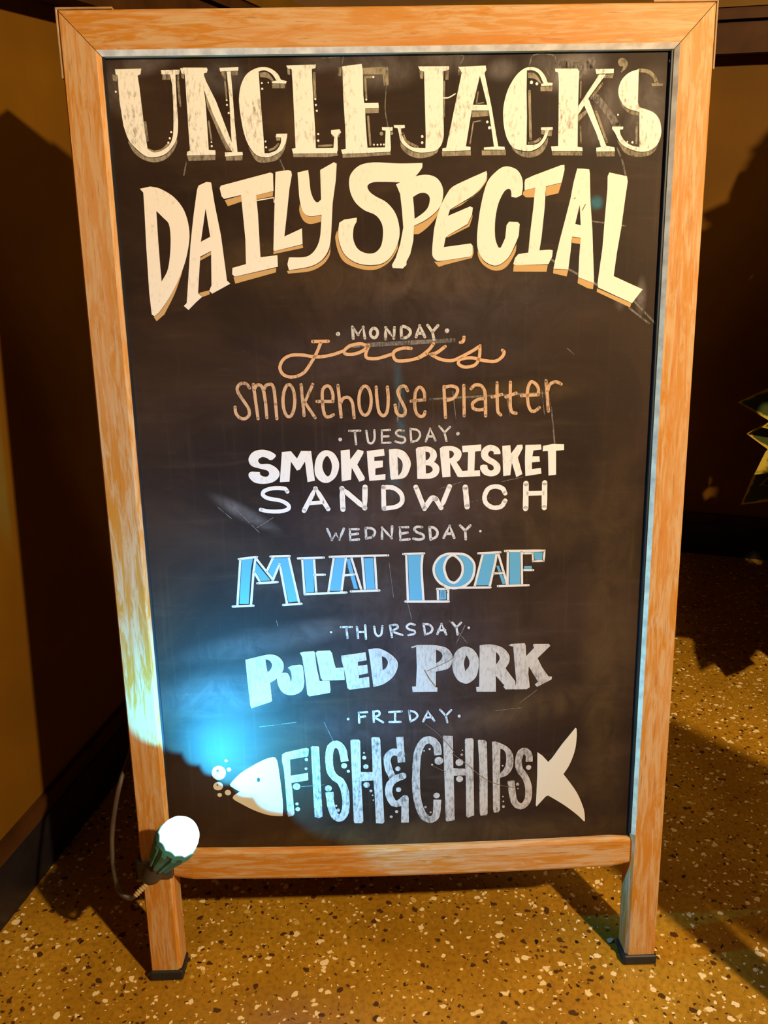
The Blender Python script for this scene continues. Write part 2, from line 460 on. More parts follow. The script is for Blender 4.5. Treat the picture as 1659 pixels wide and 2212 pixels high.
# ------------------------------------------------------------------ chalk writing, in millimetres on the board
WRITING = {
 'headline_lettering@a': """
P|-271.8,1052.4 -246.0,1052.8 -247.1,1047.8 -250.1,1046.5 -249.3,1038.0 -248.6,1023.1 -247.8,1004.8 -246.8,989.5 -245.9,979.1 -240.3,975.7~ -233.2,976.7~ -224.5,981.6~ -219.7,990.2~ -218.0,1002.2~ -216.9,1019.4 -216.6,1037.6 -218.2,1047.2 -226.5,1047.3 -226.6,1051.2 -208.3,1051.3 -209.0,1047.1 -212.7,1046.9 -213.4,1019.4 -213.5,1002.1~ -215.7,989.1~ -221.1,980.4~ -228.7,973.9~ -238.3,971.3~ -247.7,972.0~ -256.5,978.7~ -264.0,987.6~ -268.1,1000.7 -270.0,1024.4 -269.7,1046.8 -271.5,1047.9
P|-207.6,1052.5 -204.5,1053.1 -181.3,1052.8 -180.6,1050.9 -181.7,1048.3 -184.4,1047.8 -185.7,1035.1 -184.7,1021.2 -184.5,997.4 -184.5,977.1 -177.9,976.7 -177.9,972.6 -206.9,972.3 -206.3,975.8 -203.4,976.9 -203.5,1003.1 -203.4,1024.6 -203.4,1047.0 -206.6,1047.9
P|-184.9,1046.8 -182.8,1040.4 -174.1,1022.1 -160.2,981.7 -157.7,974.5 -160.7,974.6 -166.5,984.6 -177.8,1010.3 -185.4,1032.9
P|-161.9,1049.1 -157.9,1049.1 -157.2,1025.1 -156.9,1003.5 -155.6,974.5 -160.7,974.6 -161.1,997.0 -160.7,1025.1
P|-168.9,1052.4 -150.1,1052.9 -150.5,1049.7 -168.3,1049.2
P|-168.3,974.7 -150.6,974.7 -150.4,971.7 -168.4,970.8
P|-126.3,1052.6~ -134.6,1050.9~ -143.0,1045.7~ -148.8,1035.7~ -151.3,1022.9~ -150.4,1007.8~ -148.3,993.6~ -144.3,981.5~ -137.7,972.6~ -129.0,969.5~ -121.2,970.4~ -111.5,975.5~ -107.0,982.1~ -105.0,988.1 -104.6,991.3 -115.4,991.3 -116.5,988.2 -110.9,987.8 -111.7,982.1~ -116.2,976.1~ -123.4,973.5~ -128.4,973.3 -128.7,990.0 -129.7,1018.3 -130.3,1048.7 -124.2,1049.7~ -117.4,1046.4~ -113.0,1040.3 -118.1,1039.3 -117.2,1037.9 -103.8,1037.4 -102.9,1039.5 -108.6,1041.0 -111.6,1046.4~ -118.3,1051.2~
P|-102.7,1053.7 -73.3,1054.3 -74.0,1051.2 -77.6,1050.2 -77.3,1026.2 -76.4,995.9 -76.3,977.2 -58.5,977.2 -57.3,987.9 -60.4,990.7 -60.3,994.0 -51.4,994.6 -50.3,991.7 -54.0,988.4 -54.1,975.8 -55.1,972.5 -99.6,972.6 -100.6,977.0 -96.8,977.7 -96.9,1007.0 -97.2,1039.3 -97.5,1050.4 -101.4,1051.0
P|-47.8,1052.2 -28.0,1054.3 -27.0,1049.0 -27.0,1025.5 -26.2,1018.5 -12.1,1018.6 -11.7,1014.0 -25.5,1013.6 -25.4,1001.7 -24.0,977.0 -6.2,977.1 -5.3,992.7 -8.8,993.3 -9.0,996.0 1.9,995.9 1.8,992.8 -0.8,992.1 -0.2,976.1 -0.9,972.8 -49.7,971.5 -50.8,975.5 -46.0,976.2 -46.0,995.4 -47.0,1022.5 -47.1,1049.2
D1.04|-272.8,1032.2
D1.06|-220.9,994.3
D1.06|-222.8,988.6
D1.06|-224.5,984.6
D0.93|-163.5,1023.0
D1.05|-163.5,1018.7
D1.05|-162.2,1011.2
D1.06|-181.2,980.7
D0.82|-181.3,984.4
D0.93|-127.7,1038.1
D0.7|-121.3,1038.5
D1.05|-127.6,1032.9
D0.94|-126.8,984.3
D0.95|-126.5,978.8
D1.05|-75.1,1022.9
D1.06|-74.7,1017.5
D1.06|-74.0,1012.1
D1.06|-73.4,990.4
D1.18|-73.6,984.3
D1.05|-16.6,1042.3
D0.94|-24.1,1021.7
D0.95|-17.4,979.7
D0.95|-13.8,979.6
D0.95|-10.3,979.8
D0.95|-7.3,979.7
""",
 'headline_lettering@b': """
P|28.2,1051.3 58.9,1051.1 59.1,1048.4 56.6,1047.1 53.3,1046.7 52.9,1015.8 53.5,987.5~ 50.4,977.6~ 43.3,972.7~ 27.7,971.8~ 17.0,975.9~ 10.0,982.6~ 7.8,991.4 6.9,994.9 3.3,995.3 3.1,997.8 14.0,997.7 14.3,995.1 10.4,994.6 10.7,990.3~ 14.2,982.5~ 21.8,976.9~ 34.9,975.6 35.3,987.7 34.7,1016.1 34.1,1046.6 30.2,1047.4
P|68.1,1050.4 95.6,1051.2 96.3,1047.4 94.5,1044.3 101.9,1013.0 105.7,993.3 109.1,976.2 115.5,975.8 116.1,973.1 94.5,973.4 94.5,975.6 104.7,976.1 102.8,987.9 100.0,1004.3 99.2,1010.0 81.8,1010.2 76.0,976.7 80.8,976.3 80.8,973.0 52.1,972.6 52.1,975.1 56.0,975.9 60.5,995.0 67.0,1024.3 71.7,1045.1 70.5,1047.2|89.9,1042.2 97.5,1015.2 83.0,1015.4
P|141.2,1049.2~ 134.2,1048.0~ 126.1,1041.7~ 118.6,1030.0~ 114.6,1017.2~ 113.6,1006.3~ 115.0,993.2~ 118.7,982.1~ 125.4,974.3~ 136.3,971.7~ 143.4,971.8~ 151.8,975.6~ 157.6,982.7~ 160.3,990.9 164.3,991.2 164.2,993.6 152.5,993.5 152.3,991.3 156.8,990.2~ 154.0,982.7~ 148.1,977.8~ 137.9,977.2 137.8,1003.8 136.9,1027.6 136.9,1046.4 143.0,1046.3~ 149.0,1043.0~ 153.9,1034.1 151.5,1033.9 151.6,1031.8 162.8,1032.2 163.0,1034.6 158.0,1034.9 154.9,1041.4~ 148.9,1047.3~
P|165.1,1047.6 187.7,1047.3 189.5,1044.7 189.3,1035.6 189.4,1014.0 189.8,992.1 190.2,974.7 195.0,974.2 195.5,970.8 163.9,971.3 163.1,975.4 170.3,975.6 169.9,1003.4 169.2,1035.8 168.4,1043.9 165.4,1045.0
P|209.7,1041.7 216.2,1041.6 199.9,1020.3 198.8,1018.2 189.7,1004.7 189.8,1012.9
P|205.7,1046.6 224.2,1046.7 224.2,1042.6 206.7,1042.3
P|195.4,1013.9 199.9,1019.3 219.6,975.2 228.1,973.7 228.8,970.0 209.6,970.0 209.4,973.6 214.2,974.3 208.9,987.5
P|249.3,1046.0 239.7,1042.9~ 232.4,1036.1~ 229.6,1026.4~ 232.1,1017.8~ 238.9,1010.6~ 251.7,1006.6 251.8,1011.0 250.0,1015.3 249.7,1029.4
P|251.8,1011.0 265.4,1006.4~ 272.3,999.8~ 275.3,989.8~ 274.1,979.9~ 268.5,972.2~ 257.8,969.0~ 245.6,971.4~ 234.5,977.2~ 228.1,987.2~ 224.9,991.1 224.8,993.3 236.2,993.1 236.1,990.6 232.7,990.2 234.2,984.9~ 239.3,978.8~ 246.7,974.8~ 253.7,973.6 252.8,991.3
D1.31|31.7,986.7
D1.31|31.6,981.0
D1.31|97.7,999.4
D1.55|100.0,993.9
D1.65|141.7,1035.3
D1.42|147.2,1034.0
D0.96|230.3,1004.2
D1.2|246.3,978.1
D0.84|241.1,978.7
D1.54|280.7,1053.1
S1.18|53.0,1022.1 58.9,1022.6 65.3,1025.9
""",
 'headline_shadow@a': """
P|-264.8,985.4 -260.3,976.6~ -252.6,969.9~ -241.1,966.4~ -230.3,968.4~ -221.5,974.9~ -216.1,983.6~ -215.5,988.0 -221.1,979.5~ -228.7,973.1~ -238.4,970.6~ -247.7,971.4~ -256.6,977.8~ -264.1,986.7
P|-225.7,1047.1 -218.5,1047.0 -218.6,1042.4 -226.1,1042.5
P|-211.3,1046.6 -209.0,1046.5 -209.5,1042.3 -211.6,1042.3
P|-274.8,1047.9 -270.0,1046.8 -271.0,1041.5 -274.7,1042.4
S2.32|-210.6,1040.7 -210.2,1018.8
S2.35|-244.8,978.3 -239.1,976.3~ -230.7,978.3~ -224.3,983.7
S2.34|-246.2,1003.7 -245.2,987.3
S1.63|-164.2,1040.1 -163.5,1024.1
S1.64|-182.7,1003.9 -181.2,986.4
P|-206.6,971.9 -178.0,972.4 -178.5,967.7 -205.5,967.2
P|-167.7,970.6 -150.8,971.2 -151.3,967.0 -167.7,967.0
P|-167.7,1048.9 -162.5,1048.8 -163.6,1041.2 -167.3,1046.5
P|-157.3,1049.1 -150.9,1049.3 -151.1,1045.8 -157.2,1045.3
P|-184.7,1029.7 -178.7,1014.6 -166.4,986.2 -161.2,976.2 -166.5,976.3 -171.2,986.3 -183.2,1016.8
P|-207.2,1047.6 -203.8,1047.0 -204.6,1042.8 -206.9,1043.9
P|-144.4,979.3 -140.2,970.4~ -135.7,965.4~ -127.4,964.5~ -115.4,967.3~ -107.9,976.6~ -105.7,984.2 -111.5,975.2~ -121.2,969.9~ -129.0,969.0~ -137.7,972.0~
P|-117.8,1037.3 -104.4,1037.0 -104.9,1033.2 -117.4,1033.3
P|-129.5,1047.6 -123.1,1048.1~ -118.6,1044.9~ -115.4,1040.0 -117.7,1040.1 -122.2,1042.8~ -129.1,1043.7
P|-116.2,987.9 -111.5,987.6 -112.2,984.9 -115.7,984.9
S2.13|-123.3,976.2 -118.5,977.8~ -114.1,981.6
P|-99.6,972.4 -54.5,972.4 -54.3,970.0 -65.3,968.8 -99.2,969.3
P|-102.0,1050.5 -99.1,1050.4 -99.3,1045.1 -101.6,1045.7
S2.57|-75.4,1046.4 -75.3,1024.0
P|-60.4,991.0 -51.5,991.1 -52.2,987.3 -59.3,988.0
S1.9|-73.2,979.4 -60.2,979.7
P|-26.9,1050.6 -6.5,1051.4 -1.8,1050.8 -1.5,1034.8 -6.2,1034.3 -7.2,1044.5 -27.1,1044.7
P|-25.5,1013.1 -11.7,1013.7 -12.0,1009.3 -25.6,1009.1
P|-49.5,971.2 -0.9,972.4 -0.3,970.0 -32.0,968.3 -49.3,967.8
S2.11|-24.8,1042.4 -24.1,1023.3
S2.1|-24.8,1042.4 -17.2,1042.3
S2.13|-22.7,1006.0 -21.0,979.7
P|-51.3,1051.4 -47.8,1051.9 -48.7,1043.4 -51.6,1044.0
D1.9|-9.5,990.0
D1.66|0.8,990.2
""",
 'headline_shadow@b': """
P|9.4,982.0 17.0,975.1~ 27.7,971.3~ 43.3,972.2~ 48.6,975.6 46.8,971.6~ 39.6,967.8~ 27.7,966.3~ 17.0,969.8~ 10.5,976.0~
P|29.1,1047.2 33.7,1046.6 33.1,1039.7 30.2,1040.3
P|55.4,1046.7 58.7,1047.4 58.3,1038.9 55.4,1038.9
S1.53|54.4,1037.3 53.9,1005.0
S2.62|11.9,989.7 15.9,982.5~ 26.6,977.1
P|51.5,972.2 81.1,972.5 81.2,968.1 52.1,967.8
P|92.2,972.7 116.7,972.7 116.8,968.0 92.4,968.1
P|81.8,1009.5 99.0,1009.6 99.3,1004.9 81.8,1004.0
S1.42|88.2,1027.2 86.5,1016.4! 93.6,1017.4
S1.43|90.8,1000.6 83.6,999.6! 80.4,979.4
P|68.1,1048.3 71.7,1047.5 70.5,1042.4 68.4,1043.0
P|121.2,978.8 127.2,972.7~ 136.3,970.8~ 144.7,971.1~ 153.0,975.6~ 159.9,984.3 158.9,977.1~ 153.1,968.9~ 143.6,965.4~ 134.0,966.4~ 125.5,971.5~
P|137.8,1044.2 143.1,1044.2~ 147.8,1040.9~ 152.1,1033.9 149.7,1035.0~ 145.5,1038.3~ 138.2,1039.6
P|150.7,1031.4 162.8,1031.6 162.9,1027.1 151.1,1027.2
P|152.6,991.0 163.9,990.9 163.5,985.4 157.5,985.4 152.7,987.7
S2.62|139.9,1027.1 142.0,982.9
S2.63|140.9,979.1 146.9,980.1~ 151.6,982.8
P|163.9,970.9 195.4,970.4 195.0,966.4 164.6,967.1
P|209.4,969.6 228.6,969.7 228.5,965.2 210.4,965.3
P|224.4,1042.0 223.4,1038.1 208.6,1038.5 207.3,1041.5 210.3,1041.0 216.2,1041.4
P|189.8,1004.0 199.6,1010.6 198.6,1006.2 190.0,998.2
S1.42|191.6,1035.5 191.6,1020.5
S1.44|192.5,994.3 193.6,978.3
S2.37|202.8,1020.3 213.0,1033.1
S2.39|208.1,1007.2 220.0,979.0
P|228.1,1052.7~ 229.7,1055.9~ 233.8,1056.3~ 237.5,1053.1~ 237.1,1047.8~ 232.1,1043.0 231.4,1044.1 233.6,1048.4~ 230.0,1049.2~
S3.55|250.0,1045.0 258.6,1043.8~ 264.8,1039.4~ 268.1,1033.5
P|262.7,1033.0 274.6,1032.5 274.5,1030.4 263.5,1030.3
P|230.1,1022.1 232.7,1016.9~ 239.6,1009.9~ 251.3,1006.0 251.5,1003.1 242.8,1005.1~ 234.1,1011.8~
P|230.2,980.5 235.2,976.3~ 245.7,970.6~ 257.9,968.4~ 268.5,971.6~ 272.5,976.6 271.0,971.1~ 264.0,965.6~ 250.8,964.5~ 238.5,968.8~
S2.4|249.8,995.7 250.2,977.5
""",
 'title_lettering@a': """
P|-256.9,941.5 -245.9,943.5 -235.9,941.1~ -222.5,932.5~ -213.2,919.0~ -209.7,900.6~ -212.0,883.4~ -218.7,863.6~ -232.3,838.6~ -247.0,819.7~ -252.6,815.4 -255.1,817.3 -255.9,839.0 -255.1,886.6 -253.9,923.3 -253.7,937.8|-242.0,920.1 -235.5,913.3~ -230.2,907.1~ -229.4,893.6~ -231.4,876.3~ -235.1,861.4~ -242.2,850.2 -242.4,867.7 -242.4,892.6 -242.1,911.0
P|-197.1,943.6 -188.9,947.0 -184.2,946.4 -182.0,925.8 -177.5,895.2 -175.0,862.8 -174.1,850.2 -170.8,847.0 -190.4,837.2 -193.1,840.4 -190.5,845.5 -188.6,879.9 -200.3,874.5 -203.1,853.3 -205.1,838.1 -201.2,834.2 -208.1,828.6 -216.3,821.1 -220.9,825.3 -217.6,828.2 -214.4,850.9 -209.6,885.8 -204.7,912.8 -199.0,939.4|-191.5,921.7 -188.6,893.9 -198.6,889.1
P|-174.4,943.2 -123.3,955.0 -120.8,953.8 -121.2,937.2 -139.1,933.6 -138.2,915.4 -137.9,872.8 -120.2,874.6 -120.3,863.1 -165.8,853.9 -168.2,856.4 -167.6,862.7 -153.3,866.2 -152.5,891.1 -153.6,915.6 -154.5,933.9 -172.0,930.5 -174.4,933.0 -175.8,940.8
P|-118.2,955.5 -105.3,957.1 -102.2,955.9 -101.7,952.3 -104.8,939.1 -108.5,914.9 -112.1,892.9 -93.6,900.6 -93.6,885.1 -122.6,878.8 -124.1,879.4 -122.4,902.9 -119.9,933.3
P|-95.8,954.6 -84.9,956.8 -84.0,947.2 -83.1,936.4~ -80.2,928.5~ -76.7,925.6~ -72.8,928.3 -72.7,956.6 -58.4,963.8 -55.7,962.3 -57.1,946.8 -61.0,925.1 -64.1,890.8~ -67.1,878.5~ -74.7,868.6~ -86.7,862.8~ -108.9,859.4 -110.2,865.5 -108.3,872.1 -90.2,872.6~ -80.8,879.3~ -75.4,891.0~ -72.8,913.7 -84.7,912.3~ -91.7,916.5~ -94.7,928.1~ -95.4,940.2
S1.16|-138.8,928.4 -121.3,930.9! -120.9,926.3
""",
 'title_lettering@b': """
P|28.2,961.7 31.7,961.6 31.1,956.9~ 23.6,948.6~ 13.2,943.9~ -4.8,944.2~ -19.0,944.1~ -24.8,940.9~ -23.0,935.4~ -16.7,930.5~ -5.2,924.2~ 3.7,913.1~ 7.4,898.3~ 5.9,886.0~ -0.9,872.4~ -10.2,865.0~ -23.4,863.0~ -37.8,865.5~ -49.4,873.2~ -54.9,884.5~ -56.2,895.7~ -54.9,905.5 -49.6,908.5 -36.6,910.1 -36.9,906.4 -40.1,900.3~ -40.8,889.2~ -36.7,879.8~ -28.4,875.1~ -19.2,875.2~ -12.5,881.3~ -9.9,892.4~ -10.8,903.5~ -17.1,912.2~ -28.6,917.3~ -37.5,924.8~ -42.4,934.5~ -43.6,945.4~ -40.5,953.8~ -31.4,960.8~ -17.3,963.0~ 8.3,961.6~
P|4.4,941.7 18.4,947.5~ 33.9,950.5~ 45.4,947.7~ 51.9,939.1~ 52.5,928.2~ 47.9,917.3~ 36.1,907.7~ 22.4,901.1 21.6,886.9 18.2,873.3 14.1,865.8 14.1,862.7 10.1,859.0 -0.4,859.8 -1.1,862.9 3.0,869.8 7.8,883.4 11.3,899.5 10.2,916.7 8.5,932.5|21.7,929.3 28.6,932.8~ 35.0,932.7~ 38.9,928.4~ 37.5,919.9~ 32.3,913.9~ 23.1,907.9 22.6,918.9
P|97.2,953.1 97.9,949.3~ 95.4,942.1~ 85.7,931.3~ 71.5,923.0 59.8,916.5 57.8,910.4 80.6,919.2 83.5,918.0 82.6,911.2 78.1,902.1 57.8,891.3 55.2,888.9 53.2,879.6 81.4,882.8 83.4,880.9 83.2,872.2 80.8,869.7 47.9,865.9~ 42.6,869.1~ 41.1,874.1~ 42.1,887.8~ 44.1,901.4~ 49.4,918.5~ 55.9,930.6~ 62.4,938.4~ 80.5,946.5
P|121.7,956.7~ 129.5,953.0~ 134.1,945.1~ 134.9,936.6~ 133.8,929.4 128.6,927.0 123.4,927.7 122.7,933.8~ 120.0,935.7~ 115.5,932.7~ 109.8,921.2~ 106.8,905.3~ 107.0,888.0~ 110.4,878.6~ 113.0,878.5~ 117.5,887.8 118.6,900.2 121.2,903.6 130.3,903.1 132.3,901.2 131.6,890.1 128.7,882.7~ 121.7,869.0~ 112.6,861.6~ 104.6,860.7~ 95.4,865.7~ 89.3,875.8~ 88.0,888.3~ 89.8,908.1~ 93.5,927.6~ 98.6,943.2~ 107.5,952.7~ 114.6,956.8~
P|137.2,944.5 145.5,948.0 173.7,957.5 177.3,957.7 177.5,952.9 174.9,940.9 158.7,937.5 158.0,916.8 155.4,887.2 153.5,874.7 164.3,875.2 167.6,874.5 167.1,868.2 163.3,860.7 128.9,860.3 126.3,861.4 128.1,867.6 131.4,871.3 141.9,872.7 143.5,892.4 146.2,917.0 147.7,936.4 136.8,933.9 136.6,941.5
P|190.6,954.1 197.1,953.8 203.0,953.1 203.8,948.9 205.4,922.2 208.5,893.8 211.9,847.2 212.1,840.8 195.4,846.9 195.6,866.5 196.6,886.5 187.4,887.9 186.2,871.7 184.5,854.9 168.8,856.1 171.1,868.2 174.6,884.4 180.4,907.8 184.5,924.9 187.2,940.7|194.4,919.3 196.1,898.9 190.3,900.3
P|223.8,949.8 242.2,945.9 243.3,941.0 241.3,922.8 238.7,895.8 235.2,870.8 232.9,847.5 250.7,839.5 264.4,833.5 253.7,819.5 216.7,836.3 216.1,840.8 217.4,853.5 219.8,876.1 221.1,905.9 222.6,934.1 222.3,946.2
""",
 'title_shadow@a': """
P|-219.4,862.3 -232.4,838.0~ -247.0,819.1~ -253.3,814.7 -250.7,810.2 -241.9,817.1 -229.8,837.3~ -221.1,856.7
P|-200.4,873.3 -188.7,879.3 -188.9,876.2 -200.6,870.5
P|-204.1,838.3 -192.8,840.7 -193.1,836.6 -201.2,834.0
P|-171.5,929.3 -154.5,933.3 -153.8,927.8 -168.6,923.4
P|-139.4,933.4 -121.6,936.7 -122.1,932.2 -139.4,929.4
P|-167.1,853.3 -122.1,861.9 -122.6,857.5 -165.5,846.9
P|-124.2,878.2 -93.7,884.5 -93.1,881.4 -124.3,875.7
P|-94.8,924.4 -91.1,915.5~ -84.8,911.9~ -73.1,913.1 -73.9,906.8 -85.0,904.7~ -92.0,908.5~ -95.5,917.2~
P|-64.8,883.4 -67.0,876.0~ -74.5,867.7~ -86.7,862.0~ -111.1,858.6 -109.9,856.0 -86.9,858.1~ -73.5,864.2~ -66.0,873.5~
""",
 'title_shadow@b': """
P|-57.1,898.1 -56.5,895.0 -55.2,883.2~ -49.4,872.3~ -37.8,864.6~ -23.4,862.2~ -10.2,864.1~ -0.9,871.5~ 6.1,884.7 4.4,877.3~ -3.6,866.1~ -16.9,858.8~ -32.7,859.1~ -49.6,865.7~ -56.5,875.8~ -59.5,890.8~
P|22.4,900.5 36.1,906.8~ 47.9,916.3~ 51.0,924.0 48.5,913.6~ 38.7,901.5~ 28.2,893.6~ 22.3,892.9
P|98.2,948.1 97.3,943.3~ 88.3,932.5~ 71.5,920.6 60.1,915.9 70.2,921.6~ 86.0,930.5~
P|83.2,911.2 83.0,908.2 80.0,899.6 57.2,889.1 56.5,890.3 78.3,901.2
P|84.1,880.3 84.5,873.4 82.8,868.4 54.5,862.0 47.9,860.0 43.3,865.3 47.9,865.2 80.8,869.2
P|88.7,875.8 95.4,864.7~ 104.7,859.9~ 112.6,860.9~ 121.7,868.0~ 129.4,881.4 128.2,872.7~ 120.5,860.2~ 112.6,855.5~ 103.4,856.1~ 94.1,861.9~ 89.4,869.6~
P|135.5,932.4 136.8,933.6 147.7,936.2 147.3,927.0 138.2,927.1 134.9,930.0
P|158.7,937.1 174.9,940.5 171.9,930.6 159.0,928.0
P|126.9,860.4 162.7,859.9 161.6,853.2 126.4,854.0
P|168.8,855.6 184.5,854.4 183.0,848.0 168.6,851.5
P|195.4,846.5 212.1,840.5 211.4,834.5 205.4,835.8 194.8,841.1
P|187.4,887.3 196.7,886.0 196.5,880.3 187.6,881.7
P|215.8,835.4 253.0,819.3 251.9,815.1 215.6,831.8
""",
 'weekday_lettering': """
D2.32|-59.7,793.5
D2.48|56.5,794.6
S3.09|-44.2,800.4 -43.7,788.7
S3.09|-43.7,799.5! -38.4,792.3! -32.8,800.2! -31.3,788.7
S3.09|-9.2,787.2 -8.9,799.3! -0.3,787.8! 0.5,799.1
S3.1|7.9,788.0 8.2,799.7~ 15.8,797.3~ 17.3,792.8~ 13.4,788.8~ 7.9,788.0
S3.1|23.4,788.9 27.4,800.6! 32.7,788.7
S3.1|25.0,792.6 30.4,792.5
S3.1|35.9,800.7 41.0,793.7
S3.1|46.8,800.2 41.0,793.7! 42.5,785.8
C3.09|-17.5,793.7~ -18.4,790.9~ -20.3,789.1~ -22.7,789.2~ -24.6,791.0~ -25.3,793.9~ -24.4,796.7~ -22.5,798.5~ -20.1,798.5~ -18.2,796.6~
""",
 'weekday_lettering.001': """
D2.09|-60.9,680.9
D1.99|68.2,684.5
S2.42|-50.8,690.1 -38.7,690.1
S2.42|-44.7,689.9 -43.7,675.2
S2.42|-32.1,689.7 -31.0,681.4~ -29.7,676.7~ -25.8,676.3~ -23.3,681.2~ -23.3,690.2
S2.42|-6.3,690.2 -15.1,689.9! -15.3,676.1! -6.0,676.2
S2.42|-15.2,683.2 -8.0,683.3
S2.43|8.6,689.1 3.1,689.5~ 0.3,686.8~ 3.0,683.4~ 9.0,681.6~ 10.1,677.7~ 6.2,675.6~ -0.4,677.4
S2.43|16.1,690.8 17.0,676.5! 23.1,678.0~ 26.7,683.4~ 24.3,689.0~ 16.1,691.0
S2.43|33.0,676.7 37.8,690.7! 43.6,677.5
S2.43|34.7,682.2 41.4,682.0
S2.43|48.0,692.9 53.5,686.2
S2.43|59.6,692.1 53.5,685.9! 55.7,676.7
""",
 'weekday_lettering.002': """
D1.48|93.8,573.7
S2.82|-78.6,580.3 -73.9,567.7! -69.2,574.8! -65.4,567.9! -60.0,580.4
S2.83|-43.6,579.4 -53.2,579.5! -53.0,567.0! -43.4,567.6
S2.83|-53.1,573.2 -44.3,574.2
S2.83|-35.5,580.4 -35.2,568.4! -28.0,570.3~ -25.1,576.0~ -28.9,580.0~ -35.5,580.5
S2.83|-17.3,567.7 -17.0,580.5! -6.5,568.0! -5.7,581.6
S2.95|12.1,580.4 3.1,580.4! 3.4,565.7! 13.6,566.3
S2.95|3.5,573.0 11.5,574.0
S2.95|28.0,580.0 22.3,580.5~ 19.1,577.9~ 22.2,574.3~ 28.8,571.2~ 29.3,567.1~ 24.4,565.7~ 18.2,566.8
S2.95|36.5,579.8 37.5,565.4! 43.8,568.5~ 45.2,574.3~ 41.5,578.8~ 36.5,579.9
S2.95|52.3,567.1 59.1,580.7! 64.2,566.8
S2.95|55.1,571.7 62.0,571.6
S2.95|71.0,580.7 76.7,574.7
S2.96|82.4,580.6 76.7,574.7! 77.3,564.8
""",
 'weekday_lettering.003': """
D1.31|-78.5,457.7
D1.56|81.1,458.7
S2.62|-67.0,463.4 -54.4,463.3
S2.63|-60.6,463.2 -59.8,449.9
S2.63|-48.5,463.5 -47.4,449.6
S2.63|-38.9,464.9 -38.3,448.4
S2.63|-47.4,457.2 -39.1,456.9
S2.63|-28.4,463.0 -27.2,454.7~ -24.2,451.5~ -20.6,453.3~ -18.8,463.6
S2.63|-10.2,463.8 -8.1,449.7
S2.63|-10.2,463.8 -3.0,464.7~ -1.3,461.0~ -9.2,456.8! 3.9,452.0
S2.64|18.4,464.2 13.0,465.4~ 9.1,462.0~ 11.8,458.7~ 17.7,456.7~ 18.1,453.2~ 11.1,451.5
S2.64|28.8,464.6 30.3,451.9! 36.9,454.2~ 38.9,459.2~ 35.2,463.8~ 28.6,464.8
S2.64|44.7,452.1 49.5,464.4! 54.9,451.4
S2.64|45.9,456.5 53.7,456.7
S2.64|62.1,465.6 66.9,459.7
S2.64|72.3,465.2 66.9,459.7! 68.1,450.8
""",
 'weekday_lettering.004': """
D1.69|-61.9,347.8
D1.9|70.3,347.6
S2.68|-39.2,356.0 -49.1,355.7! -48.9,342.8
S2.68|-49.0,349.8 -41.8,350.7
S2.69|-31.7,356.8 -31.5,343.3
S2.69|-31.9,356.3 -25.7,357.0~ -24.8,352.3~ -30.9,349.2! -20.6,342.4
S2.69|-13.0,355.2 1.9,355.8
S2.69|-5.9,355.3 -6.1,342.8
S2.69|-12.9,342.5 0.4,342.3
S2.69|10.7,356.4 11.9,342.5! 17.9,345.6~ 20.5,349.9~ 17.0,354.6~ 10.5,356.4
S2.7|27.3,342.1 32.9,354.7! 40.3,342.8
S2.7|29.4,346.9 37.9,347.2
S2.69|47.6,356.6 53.8,348.9
S2.7|60.6,355.6 54.3,348.8! 56.0,340.1
""",
 'script_lettering': """
S3.4|-87.0,786.2 -70.3,786.2
S3.41|-78.1,785.5 -83.2,774.3~ -89.8,763.7~ -98.0,753.5~ -109.1,749.4~ -119.1,751.6~ -123.1,759.0~ -119.6,767.4~ -111.1,772.1~ -98.7,772.3~ -83.3,770.0~ -67.7,771.7~ -53.6,776.0
S3.42|-28.7,780.5 -36.4,782.9~ -47.3,780.9~ -53.6,776.0~ -52.2,772.5~ -42.9,772.3~ -33.5,775.6~ -27.4,780.8! -30.8,771.7~ -29.0,767.7~ -18.1,767.2~ -1.7,771.6
S3.43|17.9,776.9 10.1,777.5~ 1.0,774.9~ -1.4,770.4~ 2.1,764.5~ 13.0,764.3~ 25.5,767.1~ 36.5,774.7~ 42.0,781.4
S3.44|54.5,778.3 45.9,772.2~ 38.8,770.4! 49.0,765.1~ 61.5,763.3~ 72.4,767.4~ 84.9,773.7~ 91.9,778.2! 91.2,766.3~ 86.5,758.2~ 75.6,756.2~ 68.8,759.8~ 70.8,764.4~ 83.3,765.8~ 95.9,762.7~ 108.4,761.7~ 115.4,765.8~ 118.0,770.7~ 116.1,773.1
S3.43|34.9,771.2 25.5,766.4
S3.42|74.7,787.6 73.9,783.4~ 70.8,782.2
""",
